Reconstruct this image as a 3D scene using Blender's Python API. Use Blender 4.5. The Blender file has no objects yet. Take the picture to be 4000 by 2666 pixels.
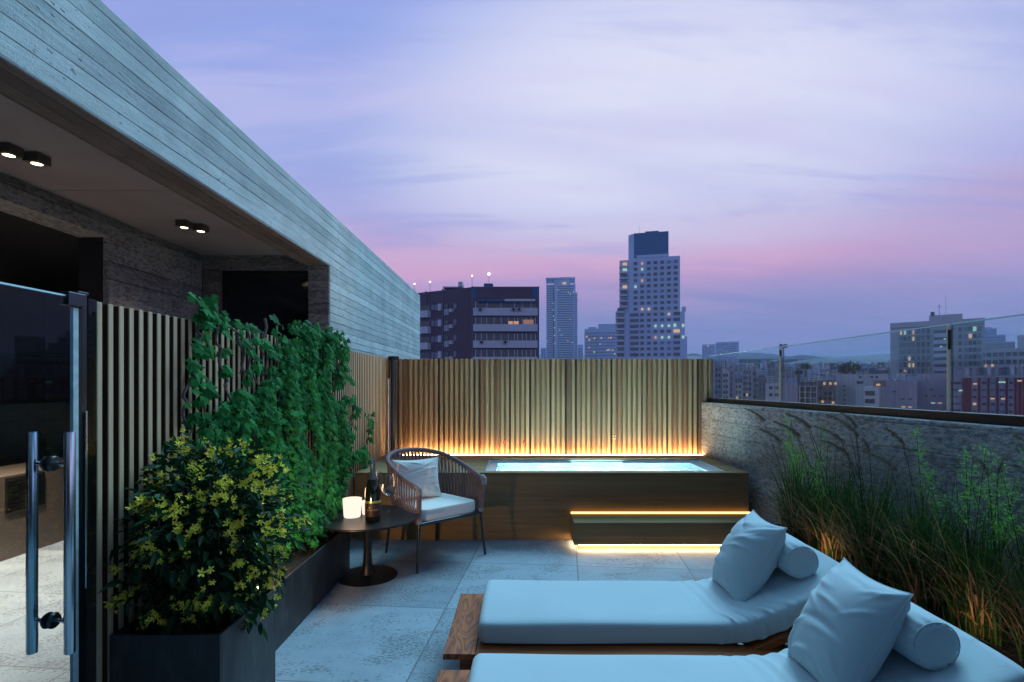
import bpy, math, random
from mathutils import Vector, Matrix
R = math.radians
random.seed(7)
S = bpy.context.scene
C = S.collection

# ------------------------------------------------------------------ camera
cam_d = bpy.data.cameras.new("camera")
cam = bpy.data.objects.new("camera", cam_d); C.objects.link(cam)
cam.location = (0, 0, 1.5); cam.rotation_euler = (R(90), 0, 0)
cam_d.lens = 18.72; cam_d.sensor_width = 36
cam_d.shift_x = -0.005; cam_d.shift_y = 0.043
cam_d.clip_start = 0.05; cam_d.clip_end = 8000
S.camera = cam

def lin(r, g, b, k=1.0):
    f = lambda c: (c/255/12.92 if c <= 10 else ((c/255+0.055)/1.055)**2.4)*k
    return (f(r), f(g), f(b), 1.0)

# ------------------------------------------------------------------ world
W = bpy.data.worlds.new("World"); S.world = W; W.use_nodes = True
nt = W.node_tree; nt.nodes.clear()
def wn(t, **k):
    n = nt.nodes.new(t)
    for a, b in k.items(): setattr(n, a, b)
    return n
L = nt.links.new
def wmath(op, a, b=None, c=None):
    n = wn('ShaderNodeMath', operation=op)
    for i, v in enumerate((a, b, c)):
        if v is None: continue
        if isinstance(v, (int, float)): n.inputs[i].default_value = v
        else: L(v, n.inputs[i])
    return n.outputs[0]
def wmix(f, a, b, mode='MIX'):
    n = wn('ShaderNodeMix', data_type='RGBA', blend_type=mode)
    for s, v in ((n.inputs[0], f), (n.inputs[6], a), (n.inputs[7], b)):
        if isinstance(v, (int, float, tuple)): s.default_value = v
        else: L(v, s)
    return n.outputs[2]
def wrange(v, a, b, c=0.0, d=1.0, smooth=True):
    n = wn('ShaderNodeMapRange'); n.interpolation_type = 'SMOOTHSTEP' if smooth else 'LINEAR'
    L(v, n.inputs[0])
    for i, x in enumerate((a, b, c, d)): n.inputs[i+1].default_value = x
    return n.outputs[0]
tc = wn('ShaderNodeTexCoord')
sep = wn('ShaderNodeSeparateXYZ'); L(tc.outputs['Generated'], sep.inputs[0])
X, Y, Z = sep.outputs
# cloud coordinates: a flat cloud deck seen in perspective
den = wmath('ADD', wmath('ABSOLUTE', Z), 0.16)
cmb = wn('ShaderNodeCombineXYZ')
L(wmath('DIVIDE', X, den), cmb.inputs[0]); L(wmath('DIVIDE', Y, den), cmb.inputs[1])
def cloud(scale, sx, sy, rot, detail, off=0, dist=0.0, rough=.55):
    m = wn('ShaderNodeMapping'); L(cmb.outputs[0], m.inputs[0])
    m.inputs['Rotation'].default_value = (0, 0, R(rot)); m.inputs['Scale'].default_value = (sx, sy, 1)
    m.inputs['Location'].default_value = (off, off*.7, off*.3)
    n = wn('ShaderNodeTexNoise'); L(m.outputs[0], n.inputs['Vector'])
    n.inputs['Scale'].default_value = scale; n.inputs['Detail'].default_value = detail
    n.inputs['Distortion'].default_value = dist; n.inputs['Roughness'].default_value = rough
    return n.outputs[0]
c1 = cloud(0.9, .5, 1.5, 24, 6, 3.1, .4)
c2 = cloud(2.2, .38, 1.7, 28, 7, 9.7, .5, .6)
c3 = cloud(0.55, .8, 1.2, 10, 3, 1.3)
warp = wmath('MULTIPLY_ADD', wmath('SUBTRACT', c1, .5), .13, Z)
ramp = wn('ShaderNodeValToRGB'); L(warp, ramp.inputs[0])
stops = [(0.0, lin(120,128,182)), (.07, lin(124,132,188)), (.125, lin(146,142,194)), (.165, lin(190,154,200)),
         (.205, lin(222,166,202)), (.25, lin(208,174,212)), (.30, lin(176,174,226)), (.38, lin(163,176,231)),
         (.50, lin(150,167,232)), (.62, lin(142,166,234)), (1.0, lin(130,170,235))]
e = ramp.color_ramp.elements
e[0].position, e[0].color = stops[0]; e[1].position, e[1].color = stops[-1]
for p, c in stops[1:-1]:
    q = e.new(p); q.color = c
col = ramp.outputs[0]
pk = wmath('MULTIPLY', wmath('MULTIPLY', wrange(Z, .10, .17), wrange(Z, .32, .24)), wrange(X, .36, .72))
col = wmix(wmath('MULTIPLY', pk, .55), col, lin(168,160,208))
# broad pale glow right of the centre, high up
dx = wmath('SUBTRACT', X, .22); dz = wmath('SUBTRACT', Z, .41)
d2 = wmath('ADD', wmath('MULTIPLY', wmath('MULTIPLY', dx, dx), 2.6), wmath('MULTIPLY', wmath('MULTIPLY', dz, dz), 9))
glow = wrange(d2, .80, 0.0, 0, 1)
glow = wmath('MULTIPLY', glow, wrange(Z, .17, .33))
gn = wmath('MULTIPLY', glow, wrange(c1, .30, .60, .50, 1.0))
col = wmix(wmath('MULTIPLY', gn, .95), col, lin(232,233,250))
# lighter wisps and darker blue bands
wisp = wmath('MULTIPLY', wrange(c2, .48, .70), wrange(Z, .12, .40))
col = wmix(wmath('MULTIPLY', wisp, .42), col, lin(214,206,242))
band = wmath('MULTIPLY', wrange(c2, .50, .34), wrange(Z, .06, .28))
col = wmix(wmath('MULTIPLY', band, .36), col, lin(142,154,222))
lowband = wmath('MULTIPLY', wrange(c3, .44, .62), wmath('MULTIPLY', wrange(Z, .03, .10), wrange(Z, .24, .14)))
col = wmix(wmath('MULTIPLY', lowband, .45), col, lin(140,136,192))
fine = cloud(5.0, .3, 1.6, 26, 8, 5.0, .6, .65)
col = wmix(wmath('MULTIPLY', wmath('SUBTRACT', fine, .36), .35), col, lin(205,200,240))
# the sky overhead and to the right is the clear cyan-blue of dusk, brighter than the part in view
over = wrange(Z, .60, .88)
side = wmath('MULTIPLY', wrange(X, .76, .98), wrange(Z, .05, .35))
k = wmath('MAXIMUM', over, side)
cy = wmix(1.0, (0.50, 1.18, 1.78, 1), (1, 1, 1, 1), 'MULTIPLY')
col = wmix(k, col, cy)
# behind the viewer: deep dusk blue
back = wmath('MULTIPLY', wrange(Y, .30, -.22), wrange(Z, 1.22, .92))
bcol = wmix(wrange(Z, .16, .42), (0.78, 0.72, 1.20, 1), (0.05, 0.10, 0.22, 1))
col = wmix(back, col, bcol)
low = wrange(Z, 0.0, -.15)
col = wmix(low, col, (0.05, 0.07, 0.14, 1))
bg = wn('ShaderNodeBackground'); L(col, bg.inputs[0]); bg.inputs[1].default_value = 1.02
wo = wn('ShaderNodeOutputWorld'); L(bg.outputs[0], wo.inputs[0])

# ------------------------------------------------------------------ soft skylight direction (after sunset)
sd = bpy.data.lights.new("dusk_sun", 'SUN'); sd.energy = 3.0; sd.angle = R(30); sd.color = (.38, .78, 1.0)
so = bpy.data.objects.new("dusk_sun", sd); C.objects.link(so)
so.rotation_euler = Vector((-.50, -.85, -1.1)).to_track_quat('-Z', 'Y').to_euler()
S.view_settings.view_transform = 'Standard'; S.view_settings.look = 'None'
S.view_settings.exposure = 0.0; S.view_settings.gamma = 1.0
S.cycles.max_bounces = 8; S.cycles.transparent_max_bounces = 24
S.cycles.sample_clamp_indirect = 4.0
S.cycles.caustics_reflective = False; S.cycles.caustics_refractive = False

# ------------------------------------------------------------------ mesh helper
class MB:
    def __init__(s): s.v = []; s.f = []; s.c = []
    def add(s, vs, fs, val=0.0):
        n = len(s.v); s.v += [tuple(p) for p in vs]
        s.f += [tuple(i+n for i in f) for f in fs]; s.c += [val]*len(fs)
        return s
    def box(s, x0, x1, y0, y1, z0, z1, val=0.0, M=None):
        vs = [Vector((x, y, z)) for z in (z0, z1) for y in (y0, y1) for x in (x0, x1)]
        if M: vs = [M @ p for p in vs]
        return s.add(vs, [(0,2,3,1),(4,5,7,6),(0,1,5,4),(2,6,7,3),(0,4,6,2),(1,3,7,5)], val)
    def prism(s, pts, z0, z1, val=0.0):
        n = len(pts)
        vs = [(x, y, z0) for x, y in pts]+[(x, y, z1) for x, y in pts]
        fs = [tuple(range(n))[::-1], tuple(range(n, 2*n))]+[(i, (i+1) % n, n+(i+1) % n, n+i) for i in range(n)]
        return s.add(vs, fs, val)
    def tube(s, pts, r, n=8, val=0.0, closed=False, flat=1.0):
        pts = [Vector(p) for p in pts]; m = len(pts)
        rs = r if isinstance(r, (list, tuple)) else [r]*m
        up = Vector((0, 0, 1)); vs = []
        t0 = (pts[1]-pts[0]).normalized()
        a = t0.cross(up)
        if a.length < .05: a = t0.cross(Vector((0, 1, 0)))
        a.normalize()
        for i, p in enumerate(pts):
            if closed: t = (pts[(i+1) % m]-pts[i-1]).normalized()
            else: t = (pts[min(i+1, m-1)]-pts[max(i-1, 0)]).normalized()
            a = (a-t*a.dot(t)).normalized(); b = t.cross(a)
            for k in range(n):
                q = 2*math.pi*k/n
                vs.append(p+(a*math.cos(q)+b*math.sin(q)*flat)*rs[i])
        fs = []
        for i in range(m if closed else m-1):
            j = (i+1) % m
            for k in range(n):
                l = (k+1) % n
                fs.append((i*n+k, i*n+l, j*n+l, j*n+k))
        if not closed:
            fs += [tuple(range(n))[::-1], tuple(range((m-1)*n, m*n))]
        return s.add(vs, fs, val)
    def lathe(s, prof, n=32, cx=0, cy=0, cz=0, M=None, val=0.0):
        vs = []; fs = []; m = len(prof)
        for r, z in prof:
            for k in range(n):
                q = 2*math.pi*k/n
                p = Vector((cx+r*math.cos(q), cy+r*math.sin(q), cz+z))
                vs.append(M @ p if M else p)
        for i in range(m-1):
            for k in range(n):
                l = (k+1) % n
                fs.append((i*n+k, i*n+l, (i+1)*n+l, (i+1)*n+k))
        if prof[0][0] > 1e-5: fs.append(tuple(range(n))[::-1])
        if prof[-1][0] > 1e-5: fs.append(tuple(range((m-1)*n, m*n)))
        return s.add(vs, fs, val)
    def grid(s, fn, nu, nv, val=0.0, wrap=False):
        vs = [fn(i/nu, j/nv) for i in range(nu+1) for j in range(nv+1)]
        fs = [(i*(nv+1)+j, (i+1)*(nv+1)+j, (i+1)*(nv+1)+j+1, i*(nv+1)+j+1) for i in range(nu) for j in range(nv)]
        return s.add(vs, fs, val)

def obj(name, mb, mat, parent=None, smooth=False, bevel=0, local=False, seg=2):
    me = bpy.data.meshes.new(name)
    vs = mb.v
    if parent is not None and not local:
        inv = parent.matrix_world.inverted() if parent.type == 'EMPTY' and False else None
        ox, oy, oz = world_loc(parent)
        vs = [(p[0]-ox, p[1]-oy, p[2]-oz) for p in vs]
    me.from_pydata(vs, [], mb.f); me.validate(clean_customdata=False)
    if any(mb.c) and len(me.polygons) == len(mb.c):
        at = me.attributes.new('rnd', 'FLOAT', 'FACE'); at.data.foreach_set('value', mb.c)
    if mat: me.materials.append(mat)
    if smooth is True:
        me.polygons.foreach_set('use_smooth', [True]*len(me.polygons))
    me.update()
    o = bpy.data.objects.new(name, me); C.objects.link(o)
    if parent is not None: o.parent = parent
    if smooth == 'auto':
        me.polygons.foreach_set('use_smooth', [True]*len(me.polygons))
        me.set_sharp_from_angle(angle=R(40))
    if bevel:
        b = o.modifiers.new('bevel', 'BEVEL'); b.width = bevel; b.segments = seg; b.limit_method = 'ANGLE'
        b.harden_normals = False
    return o
def world_loc(o):
    l = Vector(o.location); p = o.parent
    while p: l += Vector(p.location); p = p.parent
    return l
def tag(o, label, cat, group=None, kind=None):
    if label: o['label'] = label
    if cat: o['category'] = cat
    if group: o['group'] = group
    if kind: o['kind'] = kind
    return o
def thing(name, label, cat, loc=(0, 0, 0), rz=0, group=None):
    o = bpy.data.objects.new(name, None); C.objects.link(o); o.empty_display_size = .1
    o.location = loc; o.rotation_euler = (0, 0, rz)
    if cat in ('building', 'mast') and name != 'concrete_house' and loc[1] > 80 and loc[0] > -1:
        # city buildings stand turned towards the terrace, as in the photograph
        a_ = math.atan2(loc[0], loc[1]); o.rotation_euler = (0, 0, -a_); o.scale = (math.cos(a_), 1, 1)
    return tag(o, label, cat, group)
def copy_tree(o, parent=None, loc=None):
    c = o.copy(); C.objects.link(c)
    if parent: c.parent = parent
    if loc is not None: c.location = loc
    for ch in [x for x in bpy.data.objects if x.parent == o]: copy_tree(ch, c)
    return c

# ------------------------------------------------------------------ materials
class NM:
    def __init__(s, name):
        s.m = bpy.data.materials.new(name); s.m.use_nodes = True; s.t = s.m.node_tree; s.t.nodes.clear()
        s.out = s.n('ShaderNodeOutputMaterial')
    def n(s, t, **k):
        q = s.t.nodes.new(t)
        for a, b in k.items(): setattr(q, a, b)
        return q
    def set(s, sock, v):
        if isinstance(v, (int, float)): sock.default_value = v
        elif isinstance(v, tuple):
            sock.default_value = v if len(v) == len(sock.default_value) else v[:len(sock.default_value)]
        elif v is not None: s.t.links.new(v, sock)
    def co(s, scale=(1, 1, 1), rot=(0, 0, 0), loc=(0, 0, 0), kind='Object'):
        c = s.n('ShaderNodeTexCoord'); m = s.n('ShaderNodeMapping')
        s.t.links.new(c.outputs[kind], m.inputs[0])
        m.inputs['Scale'].default_value = scale; m.inputs['Rotation'].default_value = rot; m.inputs['Location'].default_value = loc
        return m.outputs[0]
    def noise(s, vec, scale, detail=4, rough=.5, dist=0):
        q = s.n('ShaderNodeTexNoise'); s.set(q.inputs['Vector'], vec)
        q.inputs['Scale'].default_value = scale; q.inputs['Detail'].default_value = detail
        q.inputs['Roughness'].default_value = rough; q.inputs['Distortion'].default_value = dist
        return q.outputs[0]
    def math(s, op, a, b=None, c=None):
        q = s.n('ShaderNodeMath', operation=op)
        for i, v in enumerate((a, b, c)):
            if v is not None: s.set(q.inputs[i], v)
        return q.outputs[0]
    def mix(s, f, a, b, mode='MIX'):
        q = s.n('ShaderNodeMix', data_type='RGBA', blend_type=mode)
        s.set(q.inputs[0], f); s.set(q.inputs[6], a); s.set(q.inputs[7], b)
        return q.outputs[2]
    def rng(s, v, a, b, c=0.0, d=1.0):
        q = s.n('ShaderNodeMapRange'); s.set(q.inputs[0], v)
        for i, x in enumerate((a, b, c, d)): q.inputs[i+1].default_value = x
        return q.outputs[0]
    def ramp(s, v, stops):
        q = s.n('ShaderNodeValToRGB'); s.set(q.inputs[0], v); e = q.color_ramp.elements
        e[0].position, e[0].color = stops[0]; e[1].position, e[1].color = stops[-1]
        for p, c in stops[1:-1]:
            z = e.new(p); z.color = c
        return q.outputs[0]
    def xyz(s, vec):
        q = s.n('ShaderNodeSeparateXYZ'); s.set(q.inputs[0], vec); return q.outputs
    def attr(s, name):
        q = s.n('ShaderNodeAttribute'); q.attribute_name = name; return q.outputs['Fac']
    def bump(s, h, strength=.3, dist=.01):
        q = s.n('ShaderNodeBump'); s.set(q.inputs['Height'], h)
        q.inputs['Strength'].default_value = strength; q.inputs['Distance'].default_value = dist
        return q.outputs[0]
    def bsdf(s, color, rough=.6, metal=0.0, normal=None, spec=.5, sheen=0.0, emit=None, estr=0.0, trans=0.0, sss=0.0):
        b = s.n('ShaderNodeBsdfPrincipled')
        s.set(b.inputs['Base Color'], color); s.set(b.inputs['Roughness'], rough); s.set(b.inputs['Metallic'], metal)
        b.inputs['Specular IOR Level'].default_value = spec
        if sheen: b.inputs['Sheen Weight'].default_value = sheen
        if normal is not None: s.set(b.inputs['Normal'], normal)
        if emit: s.set(b.inputs['Emission Color'], emit); b.inputs['Emission Strength'].default_value = estr
        if trans: b.inputs['Transmission Weight'].default_value = trans
        s.t.links.new(b.outputs[0], s.out.inputs[0])
        return s.m
def rgb(r, g, b): return (r, g, b, 1.0)

def m_plain(name, c, rough=.5, metal=0.0, spec=.5, var=.15, scale=8, bump=0.0):
    m = NM(name); v = m.co(); n = m.noise(v, scale, 4)
    a = tuple(x*(1-var) for x in c[:3])+(1,); b = tuple(min(1, x*(1+var)) for x in c[:3])+(1,)
    nor = m.bump(m.noise(v, scale*12, 3), bump, .003) if bump else None
    return m.bsdf(m.mix(n, a, b), rough, metal, nor, spec)
def m_emit(name, c, strength):
    m = NM(name); q = m.n('ShaderNodeEmission'); q.inputs[0].default_value = c; q.inputs[1].default_value = strength
    m.t.links.new(q.outputs[0], m.out.inputs[0]); return m.m
def m_glass(name, tint, rough=0.0, ior=1.5, extra=0.0):
    m = NM(name)
    f = m.n('ShaderNodeFresnel'); f.inputs[0].default_value = ior
    t = m.n('ShaderNodeBsdfTransparent'); t.inputs[0].default_value = tint
    g = m.n('ShaderNodeBsdfGlossy'); g.inputs['Roughness'].default_value = rough; g.inputs[0].default_value = (1, 1, 1, 1)
    x = m.n('ShaderNodeMixShader'); fac = m.math('ADD', f.outputs[0], extra) if extra else f.outputs[0]
    ge = m.n('ShaderNodeNewGeometry'); fac = m.math('MULTIPLY', fac, m.math('SUBTRACT', 1.0, ge.outputs['Backfacing']))
    m.set(x.inputs[0], fac); m.t.links.new(t.outputs[0], x.inputs[1]); m.t.links.new(g.outputs[0], x.inputs[2])
    m.t.links.new(x.outputs[0], m.out.inputs[0]); return m.m

def m_concrete(name, c_lo, c_hi, bw=.085, across='z', grain='y', bumpk=.5, rough_lvl=1.0, hammered=0.0, gk=.75):
    """board-marked concrete: boards stacked along `across`, grain running along `grain`"""
    m = NM(name); v = m.co(); x, y, z = m.xyz(v)
    ax = {'x': x, 'y': y, 'z': z}
    sc = [1, 1, 1]; sc['xyz'.index(grain)] = .06
    long_v = m.co(tuple(s*1.0 for s in sc))
    wob = m.noise(m.co(tuple(s*.9 for s in sc)), 11, 5, .6)
    a = m.math('ADD', ax[across], m.math('MULTIPLY', wob, .045))
    q = m.math('DIVIDE', a, bw)
    idx = m.math('FLOOR', q); fr = m.math('FRACT', q)
    wn_ = m.n('ShaderNodeTexWhiteNoise', noise_dimensions='2D')
    cb = m.n('ShaderNodeCombineXYZ'); m.set(cb.inputs[0], idx)
    m.set(cb.inputs[1], .5); m.set(wn_.inputs['Vector'], cb.outputs[0])
    tone = wn_.outputs[0]
    # groove between boards, broken up by noise
    gr = m.rng(m.math('ABSOLUTE', m.math('SUBTRACT', fr, .5)), .45, .485)
    brk = m.rng(m.noise(m.co(tuple(s*2.2 for s in sc)), 5, 4), .32, .55)
    groove = m.math('MULTIPLY', gr, brk)
    grain_n = m.noise(long_v, 60, 7, .72, .5)
    blot = m.noise(v, 2.2, 6, .6)
    spk = m.noise(v, 55, 4, .7)
    pit = m.rng(m.noise(m.co(tuple(.45 if q < .5 else 1 for q in sc)), 38, 2, .4), .66, .71)
    pits = m.math('MULTIPLY', pit, m.rng(blot, .42, .6))
    mixv = m.math('ADD', m.math('MULTIPLY', tone, .16), m.math('ADD', m.math('MULTIPLY', blot, .46), m.math('MULTIPLY', grain_n, .48)))
    mixv = m.math('ADD', m.math('MULTIPLY', m.math('SUBTRACT', mixv, .5), 2.6), m.math('ADD', .4, m.math('MULTIPLY', m.math('SUBTRACT', spk, .25), .45)))
    col = m.mix(mixv, c_lo, c_hi)
    dark = tuple(t*.35 for t in c_lo[:3])+(1,)
    col = m.mix(m.math('MULTIPLY', groove, gk), col, dark)
    col = m.mix(m.math('MULTIPLY', pits, .7), col, dark)
    h = m.math('ADD', m.math('MULTIPLY', grain_n, .35), m.math('ADD', m.math('MULTIPLY', tone, .55), m.math('MULTIPLY', groove, -1.2)))
    h = m.math('ADD', h, m.math('ADD', m.math('MULTIPLY', blot, .8), m.math('MULTIPLY', pits, -.6)))
    fine_ = m.noise(v, 130, 3, .6)
    h = m.math('ADD', h, m.math('MULTIPLY', m.math('ADD', fine_, spk), .35))
    if hammered:
        sc2 = [1, 1, 1]; sc2['xyz'.index(grain)] = .38
        hm = m.math('ADD', m.math('MULTIPLY', m.noise(m.co(tuple(sc2)), 46, 6, .72, .2), .8), m.math('MULTIPLY', m.noise(m.co(tuple(1 if q > .5 else .25 for q in sc2)), 9, 4, .6, .3), .2))
        h = m.math('ADD', m.math('MULTIPLY', h, .8), m.math('MULTIPLY', hm, hammered))
        col = m.mix(m.rng(hm, .42, .54, .62, 0), col, dark)  # shade in the hollows of the relief painted into the colour
    nor = m.bump(h, bumpk, .018)
    return m.bsdf(col, .82, 0, nor, .3)

def m_wood(name, c_dark, c_light, along='x', scale=1.0, rough=.55, rnd=False, knots=False, bumpk=.12, redshift=None):
    m = NM(name)
    st = [14, 14, 14]; st['xyz'.index(along)] = .7
    v = m.co(tuple(s*scale for s in st))
    off = None
    if rnd:
        r = m.attr('rnd')
        ad = m.n('ShaderNodeVectorMath', operation='ADD'); m.set(ad.inputs[0], v)
        cb = m.n('ShaderNodeCombineXYZ')
        for i in range(3): m.set(cb.inputs[i], m.math('MULTIPLY', r, 37.0+i*11))
        m.set(ad.inputs[1], cb.outputs[0]); v = ad.outputs[0]
    n1 = m.noise(v, 1.0, 5, .6, 1.2); n2 = m.noise(v, 6.0, 4, .6, .4)
    n3 = m.noise(m.co(), 1.6, 3)
    f = m.math('ADD', m.math('MULTIPLY', n1, .7), m.math('MULTIPLY', n2, .3))
    f = m.rng(f, .32, .68)
    col = m.mix(f, c_dark, c_light)
    col = m.mix(m.math('MULTIPLY', n3, .35), col, tuple(t*.6 for t in c_light[:3])+(1,))
    if knots:
        vk = m.co((2.2, 2.2, 3.6)); vo = m.n('ShaderNodeTexVoronoi'); m.set(vo.inputs['Vector'], vk); vo.inputs['Scale'].default_value = 1.3
        kn = m.rng(vo.outputs['Distance'], .035, .012)
        col = m.mix(m.math('MULTIPLY', kn, .75), col, tuple(t*.25 for t in c_dark[:3])+(1,))
    if redshift:
        rr = m.attr('rnd')
        col = m.mix(m.rng(rr, .74, .80), col, m.mix(f, redshift[0], redshift[1]))
        col = m.mix(m.rng(rr, .88, .90), col, m.mix(f, redshift[2], redshift[3]))
        lt = m.math('FRACT', m.math('MULTIPLY', rr, 17.3))
        col = m.mix(1.0, col, m.ramp(lt, [(0, rgb(.84, .84, .84)), (1, rgb(1.10, 1.08, 1.05))]), 'MULTIPLY')
    nor = m.bump(f, bumpk, .004)
    return m.bsdf(col, m.rng(n2, .3, .7, rough-.08, rough+.1), 0, nor, .35)

def m_fabric(name, c, scale=900, var=.08, bumpk=.12):
    m = NM(name); v = m.co(); n = m.noise(v, scale, 2, .6); b = m.noise(v, 3.0, 5, .6)
    a = tuple(t*(1-var) for t in c[:3])+(1,); d = tuple(min(1, t*(1+var)) for t in c[:3])+(1,)
    col = m.mix(b, a, d); fold = m.noise(m.co((1, 1, 1)), 14, 5, .6, .4)
    h = m.math('ADD', m.math('MULTIPLY', n, .15), m.math('MULTIPLY', fold, .6))
    return m.bsdf(col, .92, 0, m.bump(h, bumpk, .006), .15, sheen=.15)

def m_floor():
    m = NM('travertine_tile')
    th = math.atan(188/2080)
    c = m.n('ShaderNodeTexCoord'); x, y, z = m.xyz(c.outputs['Object'])
    u = m.math('SUBTRACT', m.math('MULTIPLY', m.math('SUBTRACT', x, m.math('MULTIPLY', y, math.tan(th))), 1.0), .10-.903*5)
    w = m.math('SUBTRACT', m.math('ADD', y, m.math('MULTIPLY', x, math.tan(th))), 4.465-.935*9)
    tu = m.math('DIVIDE', u, .903); tw = m.math('DIVIDE', w, .935)
    fu = m.math('FRACT', tu); fw = m.math('FRACT', tw)
    du = m.math('MULTIPLY', m.math('SUBTRACT', .5, m.math('ABSOLUTE', m.math('SUBTRACT', fu, .5))), .903)
    dw = m.math('MULTIPLY', m.math('SUBTRACT', .5, m.math('ABSOLUTE', m.math('SUBTRACT', fw, .5))), .935)
    d = m.math('MINIMUM', du, dw); joint = m.rng(d, .006, .003)
    wn_ = m.n('ShaderNodeTexWhiteNoise', noise_dimensions='2D'); cb = m.n('ShaderNodeCombineXYZ')
    m.set(cb.inputs[0], m.math('FLOOR', tu)); m.set(cb.inputs[1], m.math('FLOOR', tw)); m.set(wn_.inputs['Vector'], cb.outputs[0])
    tile = wn_.outputs[0]
    v = m.co()
    big = m.noise(v, 1.5, 5, .6, .6); mid = m.noise(v, 9, 5, .6)
    col = m.mix(big, rgb(.10, .13, .165), rgb(.36, .42, .48))
    col = m.mix(m.math('MULTIPLY', mid, .5), col, rgb(.42, .48, .54))
    col = m.mix(1.0, col, m.ramp(tile, [(0, rgb(.76, .77, .79)), (1, rgb(1.10, 1.09, 1.07))]), 'MULTIPLY')
    vs = m.co((1.0, 2.0, 1)); p1 = m.noise(vs, 46, 3, .5)
    patch = m.noise(m.co((1, 1.5, 1)), 2.1, 5, .6, .8)
    thr = m.rng(patch, .40, .60, .70, .49)
    pit = m.rng(m.math('SUBTRACT', p1, thr), 0.0, .035)
    p2 = m.noise(m.co((1, 1.8, 1), loc=(3, 2, 0)), 20, 2, .4)
    pit2 = m.rng(p2, .70, .73)
    pit = m.math('MAXIMUM', pit, pit2)
    col = m.mix(m.math('MULTIPLY', pit, .72), col, rgb(.10, .10, .11))
    col = m.mix(m.math('MULTIPLY', joint, .75), col, rgb(.10, .10, .11))
    h = m.math('SUBTRACT', m.math('MULTIPLY', mid, .2), m.math('MAXIMUM', pit, joint))
    return m.bsdf(col, .62, 0, m.bump(h, .35, .006), .4)

M = {}
M['floor'] = m_floor()
M['facade'] = m_concrete('board_marked_concrete', rgb(.21, .26, .265), rgb(.63, .72, .69), .085, 'z', 'y', 1.0)
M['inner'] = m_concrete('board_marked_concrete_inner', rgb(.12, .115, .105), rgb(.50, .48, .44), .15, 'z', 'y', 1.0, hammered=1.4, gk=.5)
M['soffit'] = m_concrete('warm_light_tinted_soffit', rgb(.08, .06, .052), rgb(.22, .17, .15), .085, 'x', 'y', .8)  # warm lamp light tinted into the concrete colour of the underside
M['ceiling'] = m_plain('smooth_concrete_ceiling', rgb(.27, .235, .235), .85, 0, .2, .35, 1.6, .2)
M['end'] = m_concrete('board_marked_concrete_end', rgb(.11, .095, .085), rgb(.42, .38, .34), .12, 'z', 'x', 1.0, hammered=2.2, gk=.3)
M['parapet'] = m_concrete('rough_split_concrete', rgb(.20, .205, .205), rgb(.66, .66, .64), .16, 'z', 'y', 1.0, hammered=3.4, gk=.35)
M['slab'] = m_plain('dark_render', rgb(.16, .16, .17), .9)
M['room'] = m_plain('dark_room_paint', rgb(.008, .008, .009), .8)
M['bronze'] = m_plain('bronze_metal_sheet', rgb(.16, .12, .10), .42, .35, .5, .12, 4)
def m_sheet():
    m = NM('charcoal_metal_sheet'); v = m.co(); a = m.noise(v, 2.4, 6, .65, .6); b = m.noise(m.co((1, 1, .3)), 14, 5, .7)
    col = m.mix(m.math('MULTIPLY', m.math('ADD', a, b), .5), rgb(.016, .015, .018), rgb(.055, .048, .048))
    z = m.xyz(v)[2]; col = m.mix(m.math('MULTIPLY', m.rng(b, .5, .7), .35), col, rgb(.13, .12, .11))
    return m.bsdf(col, m.rng(a, .3, .7, .26, .60), .35, None, .5)
M['planter'] = m_sheet()
M['black'] = m_plain('black_metal', rgb(.012, .011, .011), .4, .4)
M['blackflat'] = m_plain('black_vent', rgb(.006, .005, .004), .6)
M['steel'] = m_plain('brushed_steel', rgb(.62, .66, .70), .22, 1.0, .5, .06, 20)
M['darksteel'] = m_plain('dark_steel', rgb(.07, .08, .09), .28, .9, .5)
M['tint'] = m_glass('door_glass', rgb(.84, .93, .95), 0.0, 1.38)
M['rail'] = m_glass('balustrade_glass', rgb(.88, .93, .95), 0.0, 1.5, .04)
M['gedge'] = m_plain('glass_edge_highlight', rgb(.62, .92, .98), .15, 0, .8)  # bright highlight along the glass edges painted as a cyan colour
M['wglass'] = m_plain('dark_window_glass', rgb(.006, .007, .009), .08, 0, .5)
M['slat'] = m_wood('pale_oak_slat', rgb(.30, .19, .095), rgb(.54, .375, .21), 'z', 1, .6, True, redshift=(rgb(.25, .11, .055), rgb(.40, .21, .12), rgb(.16, .085, .045), rgb(.26, .15, .085)))
M['slatL'] = m_wood('oak_slat', rgb(.46, .31, .175), rgb(.74, .55, .34), 'z', 1, .6, True)
M['backer'] = m_wood('dark_backing_board', rgb(.04, .019, .008), rgb(.085, .043, .02), 'z', 1, .7)  # dark board colour, also used for the slat bodies behind the pale caps
M['backerF'] = m_wood('shaded_backing_board', rgb(.17, .10, .045), rgb(.32, .205, .105), 'z', 1, .65, True, redshift=(rgb(.13, .07, .035), rgb(.2, .12, .07), rgb(.05, .03, .02), rgb(.1, .06, .04)))  # same wood as the slats, with recess shade put into darker tones
M['oak'] = m_wood('oak_cladding', rgb(.20, .118, .05), rgb(.38, .245, .115), 'x', .8, .72, knots=True)
M['teak'] = m_wood('teak', rgb(.10, .020, .005), rgb(.38, .105, .030), 'x', 1.1, .42, bumpk=.1)
def m_plank():
    m = NM('teak_plank'); v = m.co((9, 2.2, 9)); n = m.noise(v, .8, 2, .45, .8)
    w = m.math('MULTIPLY_ADD', m.math('SINE', m.math('MULTIPLY', n, 95)), .5, .5)
    fn = m.noise(m.co((60, 5, 60)), 2, 4, .6)
    f = m.math('ADD', m.math('MULTIPLY', w, .55), m.math('MULTIPLY', fn, .5))
    return m.bsdf(m.mix(f, rgb(.09, .016, .004), rgb(.52, .14, .038)), .42, 0, m.bump(f, .1, .003), .4)
M['teakend'] = m_plank()
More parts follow.
